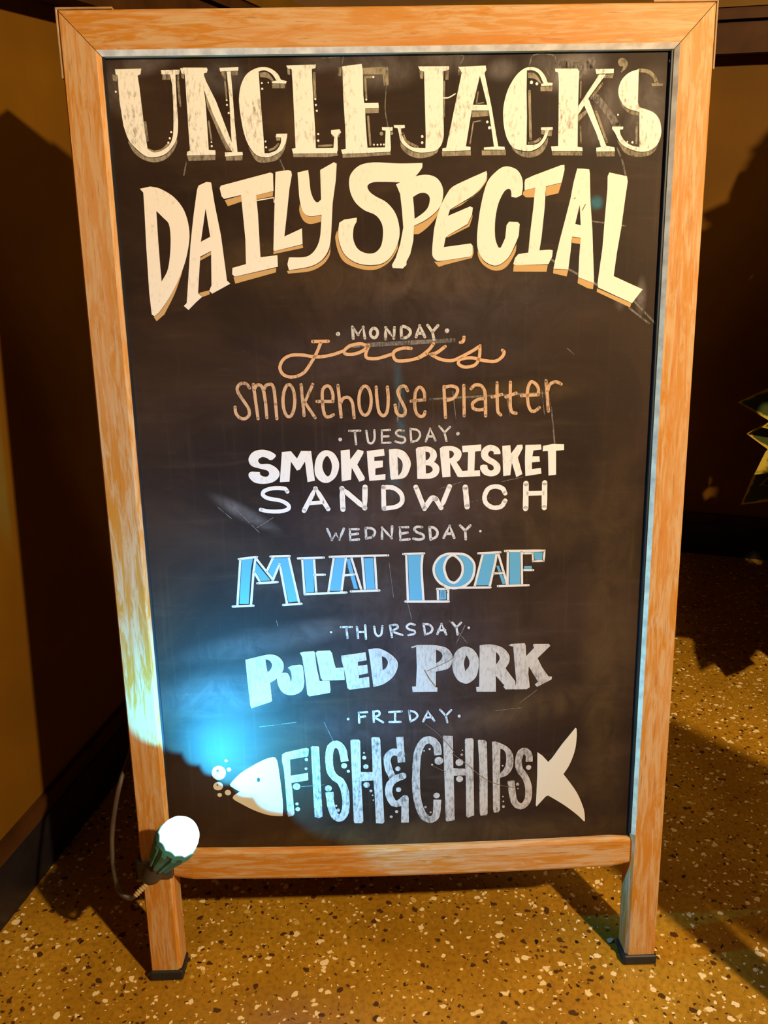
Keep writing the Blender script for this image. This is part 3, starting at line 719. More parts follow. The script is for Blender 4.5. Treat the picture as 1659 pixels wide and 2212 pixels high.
 'dish_lettering@a': """
S3.43|-156.7,738.7 -160.4,743.3~ -166.1,743.4~ -170.0,739.0~ -169.0,733.3~ -163.8,724.7~ -159.1,716.6~ -158.9,709.7~ -163.7,705.8~ -169.4,707.1~ -173.1,712.3~ -173.5,718.6
S3.43|-152.5,742.4 -149.4,705.5
S3.43|-152.3,735.8 -149.1,741.2~ -144.6,741.1~ -142.0,735.6~ -140.4,723.1! -139.8,706.4
S3.43|-142.0,735.6 -138.9,740.9~ -133.1,742.0~ -130.6,736.5~ -129.6,720.5! -129.0,705.1
S3.44|-101.2,741.0 -99.4,707.9
S3.44|-88.7,741.1 -98.0,722.2! -87.5,705.2
S3.44|-84.8,722.8 -67.6,722.4! -67.3,729.5~ -69.9,737.5~ -73.9,739.1~ -78.0,735.4~ -78.9,726.3~ -78.2,713.8~ -76.2,706.8~ -72.1,705.9~ -67.5,708.0
S3.45|-61.5,739.4 -59.1,705.5
S3.45|-59.6,720.2 -56.0,725.6~ -50.2,726.1~ -46.4,720.0~ -45.1,704.4
S3.46|-20.3,736.8 -19.8,724.0~ -17.8,710.2~ -13.2,705.7~ -9.1,710.0~ -7.5,722.6~ -8.1,736.6
C3.44|-108.7,724.1~ -110.4,714.0~ -113.9,707.6~ -117.8,707.7~ -120.7,714.2~ -121.5,724.4~ -119.8,734.4~ -116.3,740.7~ -112.4,740.6~ -109.5,734.2~
C3.45|-26.0,722.4~ -27.5,713.1~ -31.0,707.5~ -35.2,707.6~ -38.4,713.4~ -39.4,722.7~ -37.9,731.9~ -34.4,737.5~ -30.3,737.4~ -27.1,731.6~
S3.46|13.6,732.4 11.1,736.8~ 6.5,736.8~ 3.2,732.6~ 4.0,726.9~ 8.0,718.8~ 10.7,711.9~ 10.1,706.7~ 6.0,705.3~ 1.5,708.6~ -0.1,717.0
S3.46|17.2,720.9 32.2,722.1! 31.7,729.7~ 28.9,734.7~ 25.4,735.3~ 21.9,729.9~ 21.2,717.4~ 22.8,708.2~ 26.9,704.3~ 30.9,705.2~ 32.3,709.1
""",
 'dish_lettering@b': """
S3.47|53.0,735.9 54.7,702.5
S3.46|53.4,735.0 60.5,736.3~ 66.6,734.5~ 67.8,730.1~ 64.0,723.6~ 58.2,721.4~ 54.7,721.3
S3.47|74.6,736.6 75.2,703.8
S3.47|82.6,733.0 87.0,736.9~ 93.9,735.6~ 97.7,728.4~ 98.6,703.3
S3.48|98.1,722.1 90.5,721.4~ 84.4,717.2~ 85.0,712.0~ 90.6,709.9~ 97.6,710.6
S3.48|110.6,738.7 111.2,717.8~ 112.1,707.4~ 115.1,704.1
S3.47|105.6,723.6 115.9,726.1
S3.48|125.2,739.0 125.4,715.2~ 127.2,707.1~ 131.9,705.4
S3.47|120.6,723.3 131.5,727.2
S3.48|137.4,724.4 155.9,724.9! 155.7,731.7~ 152.7,736.7~ 148.1,739.1~ 145.3,735.4~ 143.9,727.4~ 145.1,714.8~ 148.1,708.1~ 152.2,707.3~ 157.4,711.1
S3.48|163.9,739.9 167.4,707.1
S3.47|165.7,728.1 168.3,735.8~ 174.6,738.5~ 180.5,736.0
""",
 'dish_lettering.001@a': """
P|-132.1,663.7 -135.6,660.4 -138.9,659.9~ -142.1,662.2~ -147.0,663.4~ -151.0,661.3~ -151.7,658.5~ -149.1,655.7~ -140.3,655.5~ -132.7,651.4~ -129.1,645.7~ -130.5,640.1~ -136.9,635.2~ -146.9,633.5~ -156.8,635.1~ -162.6,640.8~ -162.9,645.4~ -160.0,647.5 -150.7,646.8 -150.3,643.9~ -147.0,641.8~ -142.6,641.7~ -140.5,644.8~ -142.3,648.2~ -150.5,650.7~ -159.1,653.7~ -162.1,658.8~ -161.3,664.3~ -156.0,669.7~ -147.1,671.5~ -138.4,669.6~ -132.6,665.9~
P|-125.3,668.5 -115.3,669.1 -109.1,660.9 -104.3,669.2 -93.3,668.9 -90.4,635.8 -98.6,634.3 -100.4,657.4 -106.3,648.6 -109.7,647.5 -115.9,657.7 -118.5,635.3 -129.1,635.0 -127.2,652.4
P|-75.7,669.3~ -68.1,665.6~ -63.4,656.5~ -63.7,647.6~ -67.8,638.7~ -75.8,633.2~ -83.6,634.5~ -89.4,641.4~ -90.1,651.5~ -87.5,661.5~ -82.3,667.6~|-75.9,663.0~ -72.2,657.9~ -71.0,651.1~ -72.7,643.3~ -76.1,640.2~ -79.9,644.6~ -81.6,651.4~ -79.9,658.6~
P|-60.8,668.7 -50.8,669.6 -50.6,658.5 -42.0,669.4 -35.7,667.6 -36.0,664.9 -43.0,652.7 -35.0,637.9 -35.7,635.1 -41.3,633.5 -49.2,649.5 -50.3,636.0 -60.7,634.2 -60.8,650.9
P|-32.1,667.5 -13.3,669.4 -12.6,662.1 -24.0,660.7 -24.1,656.2 -14.6,656.6 -14.8,649.3 -23.1,647.8 -23.3,640.5 -12.1,641.3 -12.3,635.1 -30.1,634.2 -31.4,650.2
P|-7.7,668.7 1.7,669.0~ 10.5,664.9~ 15.9,654.8~ 14.7,645.8~ 9.0,636.9~ -5.6,634.8 -6.6,637.3 -7.5,651.9|1.5,660.7 5.9,656.1~ 7.2,650.5~ 5.7,643.8~ 2.1,638.8 1.9,649.5
""",
 'dish_lettering.001@b': """
P|21.9,668.6 24.1,670.4 35.2,671.1~ 42.9,667.0~ 45.1,660.8~ 43.4,655.8~ 41.8,654.0 46.8,649.6~ 47.8,643.9~ 45.0,638.3~ 38.3,635.3~ 23.2,635.2 22.8,652.4|32.4,665.6 36.3,664.4~ 37.6,661.0~ 35.7,657.1~ 32.7,655.7|32.6,650.5 37.8,649.2~ 40.4,645.2~ 37.8,641.9~ 32.8,640.9
P|48.3,668.5 51.8,670.7~ 62.9,670.7~ 70.7,666.4~ 72.4,660.8~ 69.8,655.2~ 66.8,653.1 73.2,643.1 70.7,636.1 67.9,636.7 59.6,652.7 60.1,636.9 51.2,636.2 49.5,651.8|58.7,666.1 62.4,664.9~ 64.0,662.1~ 62.4,658.8~ 59.0,657.1
P|72.9,670.8 94.0,672.0 94.0,664.8 87.3,664.3 86.6,643.0 92.8,643.2 93.1,636.7 70.7,636.1 71.3,642.8 79.1,643.2 79.6,664.0 73.5,663.8
P|115.4,660.9 108.0,660.8 107.4,663.9~ 104.0,664.5~ 101.8,661.8~ 103.0,658.4~ 109.7,654.3~ 114.8,649.2~ 115.4,642.4~ 112.1,637.9~ 105.4,636.1~ 97.6,638.3~ 93.3,644.0~ 93.2,648.5 96.4,649.6 100.8,648.9 101.8,645.0~ 104.8,642.6~ 108.1,644.2~ 107.0,648.2~ 100.8,651.7~ 95.2,656.3~ 94.0,663.1~ 97.3,668.6~ 104.0,671.4~ 111.8,668.8~ 115.1,664.3~
P|117.3,669.8 126.2,670.4 127.2,661.2 134.0,670.6 139.5,670.8 140.1,667.1 134.8,656.6 140.1,637.9 133.5,634.6 128.2,651.1 126.7,637.0 118.9,636.1 118.1,652.5
P|142.9,670.4 160.1,670.5 160.8,664.9 151.9,664.0 150.9,657.6 158.7,657.4 159.4,651.5 150.5,650.8 150.7,643.3 160.7,644.2 161.4,637.9 143.6,635.5 142.7,651.9
P|162.4,668.8 172.9,670.8 185.7,670.2 185.9,663.8 177.0,663.2 177.8,636.4 169.4,635.5 168.1,663.1 162.2,662.9
""",
 'dish_lettering.002': """
S4.46|-121.3,624.1 -123.9,627.5~ -136.1,628.4~ -146.2,625.8~ -148.7,621.3~ -143.3,617.2~ -129.0,614.0~ -121.4,609.3~ -121.0,604.7~ -129.6,602.0~ -143.0,602.3~ -151.8,604.3
S5.14|-103.8,602.0 -90.0,627.0! -76.8,603.4
S5.16|-14.6,602.4 -14.6,626.7! -3.5,625.6~ 4.8,618.8~ 5.8,609.7~ -0.5,604.3~ -14.6,602.4
S4.25|-97.9,610.4 -81.1,611.2
S5.82|-60.3,602.6 -60.7,626.3! -35.9,603.6! -35.0,627.2
S5.62|21.5,625.9 30.8,601.3! 39.3,613.2~ 43.8,612.0! 49.4,601.8! 59.0,625.8
S6.08|76.6,624.6 78.7,602.2
S6.1|144.4,627.2 144.5,598.6
S6.1|165.3,627.4 165.6,599.2
S5.19|121.2,616.7 117.9,622.3~ 110.0,624.6~ 102.2,622.0~ 98.2,613.2~ 100.3,605.4~ 108.1,600.6~ 117.1,601.8~ 121.3,608.1
S5.19|145.1,615.8 165.4,615.9
""",
 'lettering_fill@a': """
P|-176.2,547.0 -163.7,547.9 -166.6,536.1 -171.5,494.4 -182.1,494.6
P|-161.1,544.3 -145.2,521.9 -155.5,521.0 -162.8,533.7
P|-139.9,547.9 -124.0,548.0 -122.0,542.1 -115.5,495.9 -125.9,495.0 -132.0,535.2 -134.5,542.4 -142.7,524.8 -147.6,530.9
P|-106.5,545.8 -95.7,545.6 -96.1,506.8 -105.3,505.9
P|-70.7,546.1 -60.4,546.4 -66.2,507.3 -78.3,507.6
P|-58.2,545.2 -54.2,545.1 -46.1,509.1 -50.6,509.3 -56.3,533.3
P|-38.3,545.3 -28.0,545.6 -26.5,508.6 -36.3,507.7
""",
 'lettering_fill@b': """
P|11.7,547.6 26.5,547.8 26.9,526.4 27.8,493.3 12.8,493.7
P|47.5,504.9 55.0,504.7 55.0,493.8 47.4,493.6
P|63.1,548.1~ 76.8,546.5~ 86.0,538.0~ 87.2,527.3~ 83.8,516.6~ 74.6,509.0~ 60.8,507.5~ 48.1,513.9~ 41.8,523.6~ 41.3,534.4~ 47.1,543.7~ 55.1,547.7~|63.1,546.3~ 71.1,539.6~ 74.0,531.2~ 72.3,521.7~ 65.4,514.0~ 58.5,516.0~ 54.5,523.3~ 52.8,532.9~ 56.2,542.3~
P|97.4,547.2 111.1,547.4 110.7,538.6 104.6,509.4 89.0,509.8
P|112.4,532.6 115.3,532.5 123.7,510.7 119.6,510.8
P|127.2,548.2 139.2,548.5 140.2,509.7 127.7,510.0
P|143.2,548.2 165.0,547.3 164.6,538.4 156.0,538.6 155.3,545.5 143.2,545.8
P|144.1,531.2 152.7,531.3 153.4,527.9 144.2,528.2
""",
 'dish_lettering.003@a': """
S2.6|-179.5,548.0 -159.1,549.9
S2.62|-177.9,547.6 -184.6,492.3
S2.62|-160.8,548.4 -163.6,533.7~ -169.0,492.8
S2.64|-189.8,491.8 -166.2,492.3
S2.61|-160.3,548.4 -142.3,522.4
S2.62|-163.4,532.5 -157.2,520.4
S2.62|-160.2,518.9 -137.3,519.7
S2.63|-142.9,521.2 -134.0,541.2! -127.7,493.2
S2.61|-149.2,532.1 -141.0,548.7
S2.61|-143.8,550.0 -122.2,550.0
S2.62|-123.4,549.4 -113.8,494.3
S2.64|-132.1,492.1 -111.2,493.2
S2.61|-112.9,547.1 -83.7,547.3
S2.62|-108.2,546.5 -107.1,504.7
S2.63|-94.8,546.1 -93.8,506.2
S2.63|-95.3,527.2 -83.3,527.1
S2.64|-107.1,504.4 -59.4,505.3
S2.62|-76.9,548.0 -10.9,548.1
S2.63|-72.3,547.3 -79.8,507.0
S2.63|-58.7,547.0 -64.8,507.2
S2.63|-52.7,546.8 -42.1,508.1
S2.63|-62.2,525.7 -49.6,526.5
S2.64|-54.2,506.3 -21.6,506.7
S2.63|-40.3,547.1 -38.1,507.4
S2.63|-26.0,546.2 -24.6,507.4
""",
 'dish_lettering.003@b': """
S2.62|6.4,549.1 30.0,549.4
S2.64|9.7,548.8 11.0,493.1
S2.64|28.3,548.9 27.0,531.2~ 28.9,492.7
S2.66|8.1,492.6 57.9,491.3
S2.65|44.6,506.8 57.9,506.4
S2.66|45.2,506.7 45.7,492.8
S2.66|57.3,506.4 57.3,491.9
S2.66|53.8,507.7 105.8,507.0
S2.63|91.7,547.9 116.8,548.5
S2.65|96.8,547.2 87.5,508.1
S2.65|112.5,547.4 111.2,537.4~ 104.9,507.6
S2.65|114.2,547.4 125.4,509.5
S2.65|109.1,523.7 119.5,524.0
S2.64|122.0,549.9 167.2,549.2! 166.4,537.2! 154.3,536.9! 153.6,546.4! 143.2,546.6
S2.65|125.4,549.4 125.4,508.9
S2.65|140.9,549.1 142.2,509.3
S2.66|114.5,508.3 149.7,508.6
S2.65|143.0,526.8 154.6,526.5
C2.87|63.1,548.1~ 76.8,546.5~ 86.0,538.0~ 87.2,527.3~ 83.8,516.6~ 74.6,509.0~ 60.8,507.5~ 48.1,513.9~ 41.8,523.6~ 41.3,534.4~ 47.1,543.7~ 55.1,547.7~
C2.87|63.1,546.3~ 71.1,539.6~ 74.0,531.2~ 72.3,521.7~ 65.4,514.0~ 58.5,516.0~ 54.5,523.3~ 52.8,532.9~ 56.2,542.3~
""",
 'dish_lettering.004@a': """
P|-179.2,426.4 -152.5,432.1~ -141.9,429.9~ -135.6,422.0~ -135.4,414.2~ -138.1,408.5~ -144.5,401.5~ -151.9,396.8 -150.9,373.6 -153.2,372.3 -175.5,365.1 -176.7,368.4 -178.3,401.2|-156.1,426.4 -151.1,424.3~ -148.6,419.1~ -150.5,413.4~ -154.3,409.9 -155.4,418.7
P|-143.8,402.8 -138.1,408.5~ -131.5,408.5~ -128.7,403.7 -127.7,397.1~ -126.5,402.3~ -127.2,410.1~ -130.5,415.4 -125.0,417.8 -115.4,418.4~ -113.0,416.2~ -112.3,405.8~ -112.1,395.4~ -114.9,386.3~ -122.4,381.3~ -132.1,380.9~ -139.2,385.7~ -143.0,395.0~
P|-115.6,433.2 -111.7,434.4 -99.1,434.8 -98.0,432.5 -96.8,414.4 -93.9,397.2 -82.4,397.1 -81.5,386.0 -82.3,382.1 -106.7,378.2 -109.1,380.9 -110.4,401.8 -113.2,427.8
P|-97.3,433.1 -94.9,434.9 -80.5,435.2 -78.2,431.9 -76.7,422.9 -74.6,413.1 -64.9,413.5 -64.5,397.9 -90.2,397.6 -92.5,401.3 -94.9,418.2
P|-67.5,428.4 -39.1,431.8 -38.1,421.8 -48.4,420.1 -48.3,415.0 -37.7,416.3 -36.7,405.6 -47.4,403.3 -47.8,399.4 -35.8,401.0 -35.3,387.9 -59.1,385.3 -61.7,387.4 -64.4,409.6 -67.6,422.6
P|-36.0,435.2 -24.0,436.1~ -12.0,430.0~ -3.1,420.8~ -2.1,411.7~ -7.7,400.2~ -18.8,391.4~ -31.0,387.8 -32.2,399.6 -34.0,419.1|-20.3,426.4 -15.8,423.7~ -13.4,418.5~ -15.4,412.1~ -19.7,408.6
""",
 'dish_lettering.004@b': """
P|14.1,437.0 21.2,439.1 41.6,438.2~ 54.9,434.6~ 61.5,426.7~ 62.1,417.6~ 57.2,408.7~ 42.7,405.2 42.6,385.6 44.4,384.9 44.4,379.7 15.1,380.1 14.5,387.1 19.2,387.0 20.3,411.1 19.9,436.6 14.6,435.5|43.0,433.0 48.8,429.0~ 50.6,424.4~ 48.2,419.3~ 43.0,415.6
P|77.8,435.5~ 86.3,431.8~ 92.4,422.0~ 93.1,410.3~ 90.1,397.4~ 82.8,390.4~ 76.7,389.2~ 68.2,394.1~ 62.7,406.0~ 62.7,420.2~ 66.9,430.4~ 73.0,434.7~|78.8,424.9 82.1,417.1~ 81.5,410.6~ 77.3,404.9 75.8,413.4~ 76.6,419.8~
P|94.1,436.7 106.8,437.4~ 120.1,433.4~ 128.1,424.8~ 129.1,415.7~ 124.7,407.0 136.6,390.1 136.2,380.3 125.1,380.3 122.3,384.0 123.8,385.2 113.3,398.0 113.8,377.6 90.8,378.3 90.2,384.3 93.9,384.4 93.9,411.6|113.3,427.8 116.6,423.8~ 117.6,418.7~ 113.5,412.0
P|128.0,435.7 131.0,437.3 146.7,437.8 147.9,435.2 148.8,421.6 157.7,431.7 156.4,435.6 157.6,436.6 175.2,436.1 176.8,433.7 162.2,418.7 168.0,406.8 175.6,395.5 179.9,394.8 179.4,391.5 162.5,382.4 159.7,385.5 163.5,388.7 152.1,408.6 151.7,399.5 153.9,382.4 150.3,379.9 135.5,380.0 137.8,389.4 135.6,410.4 133.4,433.7
""",
 'fish_drawing@a': """
P|-154.2,300.8 -150.7,300.3 -148.5,294.9~ -146.8,277.0~ -145.3,256.8~ -144.6,238.7~ -145.4,221.6 -152.1,221.8~ -164.2,223.9~ -180.1,230.7~ -194.8,239.8~ -202.6,245.1~ -205.0,248.0 -203.3,251.4 -195.4,256.4 -200.7,259.7~ -206.5,263.8 -206.9,266.7 -204.2,269.9~ -193.4,280.8~ -176.8,291.3~ -162.3,298.6~|-172.2,274.6~ -170.8,273.7~ -170.3,271.4~ -171.0,269.2~ -172.5,268.4~ -173.9,269.3~ -174.3,271.6~ -173.6,273.8~
P|-218.9,291.6~ -213.0,288.6~ -211.0,281.9~ -213.9,275.3~ -220.1,272.9~ -225.9,275.7~ -227.8,282.4~ -225.0,289.0~|-220.7,286.6~ -219.2,285.8~ -218.8,284.7~ -220.9,283.3~ -222.5,284.8~
P|-220.8,269.9~ -216.9,268.1~ -215.4,264.1~ -217.4,260.3~ -221.5,258.9~ -225.7,260.5~ -227.2,264.5~ -225.2,268.4~|-222.2,267.0~ -221.0,266.0~ -222.3,264.9~ -223.3,266.1~
D1.9|-209.6,297.9
D2.71|-207.0,286.2
D2.72|-220.2,252.7
D3.73|-210.1,255.5
""",
 'fish_drawing@b': """
P|164.9,297.4 171.1,292.6 178.4,284.0 183.4,290.0~ 193.1,305.2~ 201.8,317.1~ 210.0,328.3 211.4,326.7 211.9,317.9~ 210.9,302.4~ 207.8,289.2~ 203.1,277.1~ 197.3,267.1 204.8,256.7~ 214.5,241.7~ 221.2,226.6~ 224.7,215.0~ 226.0,202.2 224.2,202.3 216.6,210.6~ 199.6,225.0~ 179.6,238.8 176.6,237.8 170.6,230.5~ 165.6,224.4 164.5,226.2 165.0,241.0 165.4,267.0
""",
 'dish_lettering.005': """
P|-142.5,304.1 -137.9,306.7 -112.7,312.0 -110.2,310.2 -111.1,301.4 -112.6,300.4 -133.3,297.2 -133.3,275.5 -112.5,278.7 -112.3,270.3 -113.4,268.7 -133.2,266.0 -132.5,259.8 -131.0,224.5 -132.7,221.7 -138.9,220.4 -139.9,223.7 -140.2,246.5 -141.0,282.4 -142.9,295.8
P|-107.6,312.4 -105.6,313.9 -98.6,313.4 -97.7,311.5 -97.4,264.2 -97.0,219.4 -101.2,217.2 -106.7,219.1 -107.1,247.6 -107.4,292.5
B9.31|-67.6,292.3 -70.4,309.0~ -76.7,315.6~ -83.6,311.6~ -86.3,298.5~ -85.2,280.6~ -80.0,271.5~ -73.3,265.7~ -68.6,252.0~ -68.0,232.7~ -70.6,221.4~ -76.9,216.1~ -82.8,221.8~ -86.4,235.6~ -87.4,252.1
P|-60.1,319.7 -58.5,320.9 -49.5,320.6 -48.4,318.7 -48.6,277.8 -34.5,277.4 -34.4,290.2 -35.0,322.2 -32.9,323.4 -25.4,322.8 -24.3,319.6 -23.4,273.1 -21.6,209.4 -23.7,207.1 -31.9,208.0 -32.7,245.2 -33.7,266.1 -48.4,265.5 -47.3,211.4 -48.9,208.6 -58.1,208.9 -59.0,211.8 -59.5,268.6
B8.86|-0.9,322.8 0.6,289.1
B9.02|4.3,240.6 3.7,207.6
S8.88|0.8,299.6 -8.7,303.2~ -16.1,296.2~ -15.2,281.8~ -10.3,269.3
S8.97|1.9,270.9 -7.3,267.0~ -14.1,259.3~ -15.3,246.9~ -9.9,234.8~ -2.7,234.6~ 4.3,240.6
B9.36|44.8,297.4 43.2,309.9~ 35.7,317.6~ 26.6,314.6~ 20.1,299.5~ 17.8,266.1~ 19.5,237.8~ 26.0,217.0~ 35.0,210.6~ 42.0,216.5~ 43.7,237.6
P|50.8,322.8 62.7,321.9 63.2,279.3 77.9,278.2 77.2,316.5 78.8,318.4 86.3,318.2 87.6,315.6 87.5,286.3 88.9,214.9 81.2,211.7 79.1,213.5 78.4,269.3 63.7,269.4 64.9,208.8 55.4,207.4 53.9,209.2 52.5,265.0
P|92.7,314.9 93.9,316.0 101.4,315.2 103.5,312.4 104.9,263.3 105.4,216.6 103.8,214.4 96.6,214.1 95.6,218.1 94.6,286.1
P|109.8,312.8 114.1,313.2 126.2,307.3~ 133.4,299.3~ 136.1,289.2~ 134.8,277.0~ 128.8,268.2~ 119.9,264.5 120.6,220.7 118.2,217.9 113.1,217.5 112.0,223.3 110.8,285.6|120.0,303.6 124.3,301.3~ 126.9,295.1~ 127.1,285.1~ 124.7,276.2~ 119.8,270.7
B8.39|155.0,285.1 154.6,294.2~ 149.6,299.7~ 144.3,296.8~ 142.0,284.6~ 144.2,274.4~ 150.3,265.3~ 154.7,252.7~ 155.0,236.8~ 151.1,227.8~ 144.9,225.4~ 138.7,230.5~ 135.6,242.0~ 133.4,260.4
D1.21|-44.2,303.2
D2.52|-44.1,296.8
D3.23|-42.4,284.9
D3.86|-42.2,260.4
D1.83|-37.1,252.1
D1.02|-35.2,246.2
D0.82|-34.5,239.6
D4.26|-88.7,257.2
D3.63|-68.6,286.8
D2.02|-63.7,279.4
D1.33|-79.9,233.3
D2.25|-77.7,227.3
D3.24|-3.9,280.8
D3.26|-3.5,252.7
D2.05|-6.2,223.0
D1.85|-13.1,216.2
D1.41|34.8,305.7
D5.26|45.6,289.9
D1.22|37.5,284.8
D3.89|42.7,243.3
D1.64|29.2,228.1
D1.23|35.4,220.6
D1.01|28.0,303.7
D4.87|70.6,286.8
D4.28|70.8,264.8
D1.52|73.5,297.1
D0.81|74.3,303.0
D1.22|123.1,280.9
D3.26|154.7,277.5
D2.05|141.5,255.4
D0.82|142.1,249.5
D0.92|123.9,239.2
D1.13|124.5,232.6
D1.85|124.8,225.5
D2.11|-113.5,296.5
D1.71|-114.6,284.4
D4.55|-126.9,260.9
D2.03|-127.4,237.5
D2.85|-126.7,230.3
D4.26|-88.5,257.2
""",
 'chalk_smear': """
S2.16|251.2,814.4 273.0,798.4
S2.13|160.5,868.3 217.3,838.2
S1.45|208.1,902.7 242.6,897.6
S1.43|235.5,964.0 240.1,949.5
S1.63|170.6,710.9 175.3,671.2
S1.61|6.5,736.8 1.8,696.8
S2.02|38.5,722.7 162.1,727.1
S1.99|245.7,831.4 279.7,798.3
S0.75|185.9,773.9 193.6,767.4
S0.78|117.9,630.0 141.1,634.7
S0.77|48.2,623.7 74.0,631.0
S0.78|79.3,607.2 105.2,611.9
S0.77|-184.1,610.8 -155.0,578.3
S0.77|-199.6,608.5 -185.0,595.0
S0.77|-157.3,583.7 -138.6,594.9
S0.81|58.3,468.2 79.9,439.1
S0.81|66.4,439.5 77.1,462.0
S0.76|167.2,726.0 171.3,705.9
S0.76|159.5,730.1 163.2,703.0
S0.76|62.7,730.6 66.2,700.5
S0.76|121.7,721.9 125.6,701.8
S1.06|-1.9,1049.7 -5.4,1014.4~ -2.8,995.9
S1.05|-67.3,1060.1 -45.8,1060.6! -47.8,1053.5
S0.93|51.8,1060.7 72.8,1060.7 70.5,1053.1
S0.94|156.1,1047.7 159.9,1040.2
S1.64|139.4,1051.1 142.7,1059.6~ 152.0,1061.6~ 163.8,1059.3~ 166.4,1051.9
S1.69|231.1,972.8 237.8,958.2~ 240.8,946.9
S1.42|-208.0,965.9 -211.3,953.7
S1.43|-113.1,966.7 -108.8,956.6
S0.64|-140.9,473.6 -139.6,466.8
S0.67|-127.3,260.1 -93.6,262.1
S0.66|-167.7,340.8 -123.6,345.4
S0.66|-90.7,344.4 -80.5,320.0
S0.66|113.4,353.2 146.5,356.4
S0.66|140.9,361.4 162.6,378.5
S0.63|-67.9,541.0 -52.4,532.4
S0.63|-10.1,542.2 -5.5,498.0
S0.64|10.3,492.0 15.4,469.4
""",
 'chalk_smudge': """
S8.83|173.4,1050.7 182.9,1049.0~ 194.7,1049.4~ 201.6,1053.6
S8.84|185.6,1039.9 200.5,1051.4
S7.16|207.6,1020.2 220.0,1007.0~ 230.2,993.8
S4.46|-47.8,780.9 63.7,784.6
""",
 'scratch_mark': """
S0.6|29.8,338.7 41.8,328.6~ 53.8,315.0~ 64.8,300.3
S0.71|61.6,299.3 76.8,286.6~ 88.0,276.2~ 96.2,268.1~ 108.5,259.8~ 120.9,254.9~ 137.3,251.0
S0.85|29.3,407.6 34.1,397.7~ 42.6,385.6
S0.85|32.3,406.2 41.5,410.5~ 56.0,417.2~ 62.7,422.1
S0.61|38.5,283.4 53.7,275.1
S0.79|197.3,913.7 200.3,919.2
S0.78|188.4,925.1 189.4,925.8
S0.46|109.1,523.7 120.6,525.8
S0.46|51.0,511.4 56.7,501.6
S0.46|49.2,503.0 49.8,497.0
S0.46|51.5,504.2 52.1,495.7
""",
}

def parse(s):
    out = []
    for t in s.split():
        f = ''
        if t[-1] in '~!': f = t[-1]; t = t[:-1]
        x, z = t.split(',')
        out.append((float(x) / 1000, float(z) / 1000, f))
    return out

def sample(pts, corner, closed, k=5):
    """curve through the points: smooth points get a Catmull-Rom tangent, corners none"""
    n = len(pts)
    res = []
    rng = range(n if closed else n - 1)
    P = [Vector((p[0], p[1])) for p in pts]
    def tan(i, other):
        if corner(pts[i]): return None
        if not closed and i in (0, n - 1): return None
        return (P[(i + 1) % n] - P[i - 1]) * .5
    for i in rng:
        j = (i + 1) % n
        d = P[j] - P[i]
        t0, t1 = tan(i, j), tan(j, i)
        if t0 is None and t1 is None:
            res.append(P[i]); continue
        L = d.length
        t0 = d if t0 is None else t0 * min(1, L / max(t0.length, 1e-6) * 1.1)
        t1 = d if t1 is None else t1 * min(1, L / max(t1.length, 1e-6) * 1.1)
        for q in range(k):
            t = q / k
            t2, t3 = t * t, t ** 3
            res.append(P[i] * (2 * t3 - 3 * t2 + 1) + t0 * (t3 - 2 * t2 + t) + P[j] * (-2 * t3 + 3 * t2) + t1 * (t3 - t2))
    if not closed: res.append(P[-1])
    return res

def slab(bm, loops, y):
    """filled flat paint patch with a thin raised edge; loops[0] outline, others holes"""
    L3 = [[Vector((p.x, p.y, 0)) for p in l] for l in loops]
    tris = tessellate_polygon(L3)
    vs_ = [bm.verts.new((p.x, y, p.y)) for l in loops for p in l]
    lo = [bm.verts.new((p.x, PD, p.y)) for l in loops for p in l]
    for a, b, c in tris:
        try: bm.faces.new((vs_[a], vs_[b], vs_[c]))
        except ValueError: pass
    k = 0
    for l in loops:
        n = len(l)
        for i in range(n):
            j = (i + 1) % n
            try: bm.faces.new((vs_[k + i], vs_[k + j], lo[k + j], lo[k + i]))
            except ValueError: pass
        k += n

rw = random.Random(5)
def ribbon(bm, P, w, y, closed, butt):
    n = len(P)
    L, Rr = [], []
    for i in range(n):
        a = P[i - 1] if (i > 0 or closed) else P[i]
        b = P[(i + 1) % n] if (i < n - 1 or closed) else P[i]
        t = (b - a)
        if t.length < 1e-7: t = Vector((1, 0))
        t.normalize()
        h = w * .5 * (1 + rw.uniform(-.05, .05))
        nn = Vector((-t.y, t.x)) * h
        L.append(bm.verts.new((P[i].x + nn.x, y, P[i].y + nn.y)))
        Rr.append(bm.verts.new((P[i].x - nn.x, y, P[i].y - nn.y)))
    for i in range(n if closed else n - 1):
        j = (i + 1) % n
        bm.faces.new((L[i], L[j], Rr[j], Rr[i]))

def disc(bm, c, r, y, n=14):
    bm.faces.new([bm.verts.new((c.x + r * math.cos(2 * PI * k / n) * rw.uniform(.95, 1.05), y, c.y + r * math.sin(2 * PI * k / n))) for k in range(n)])

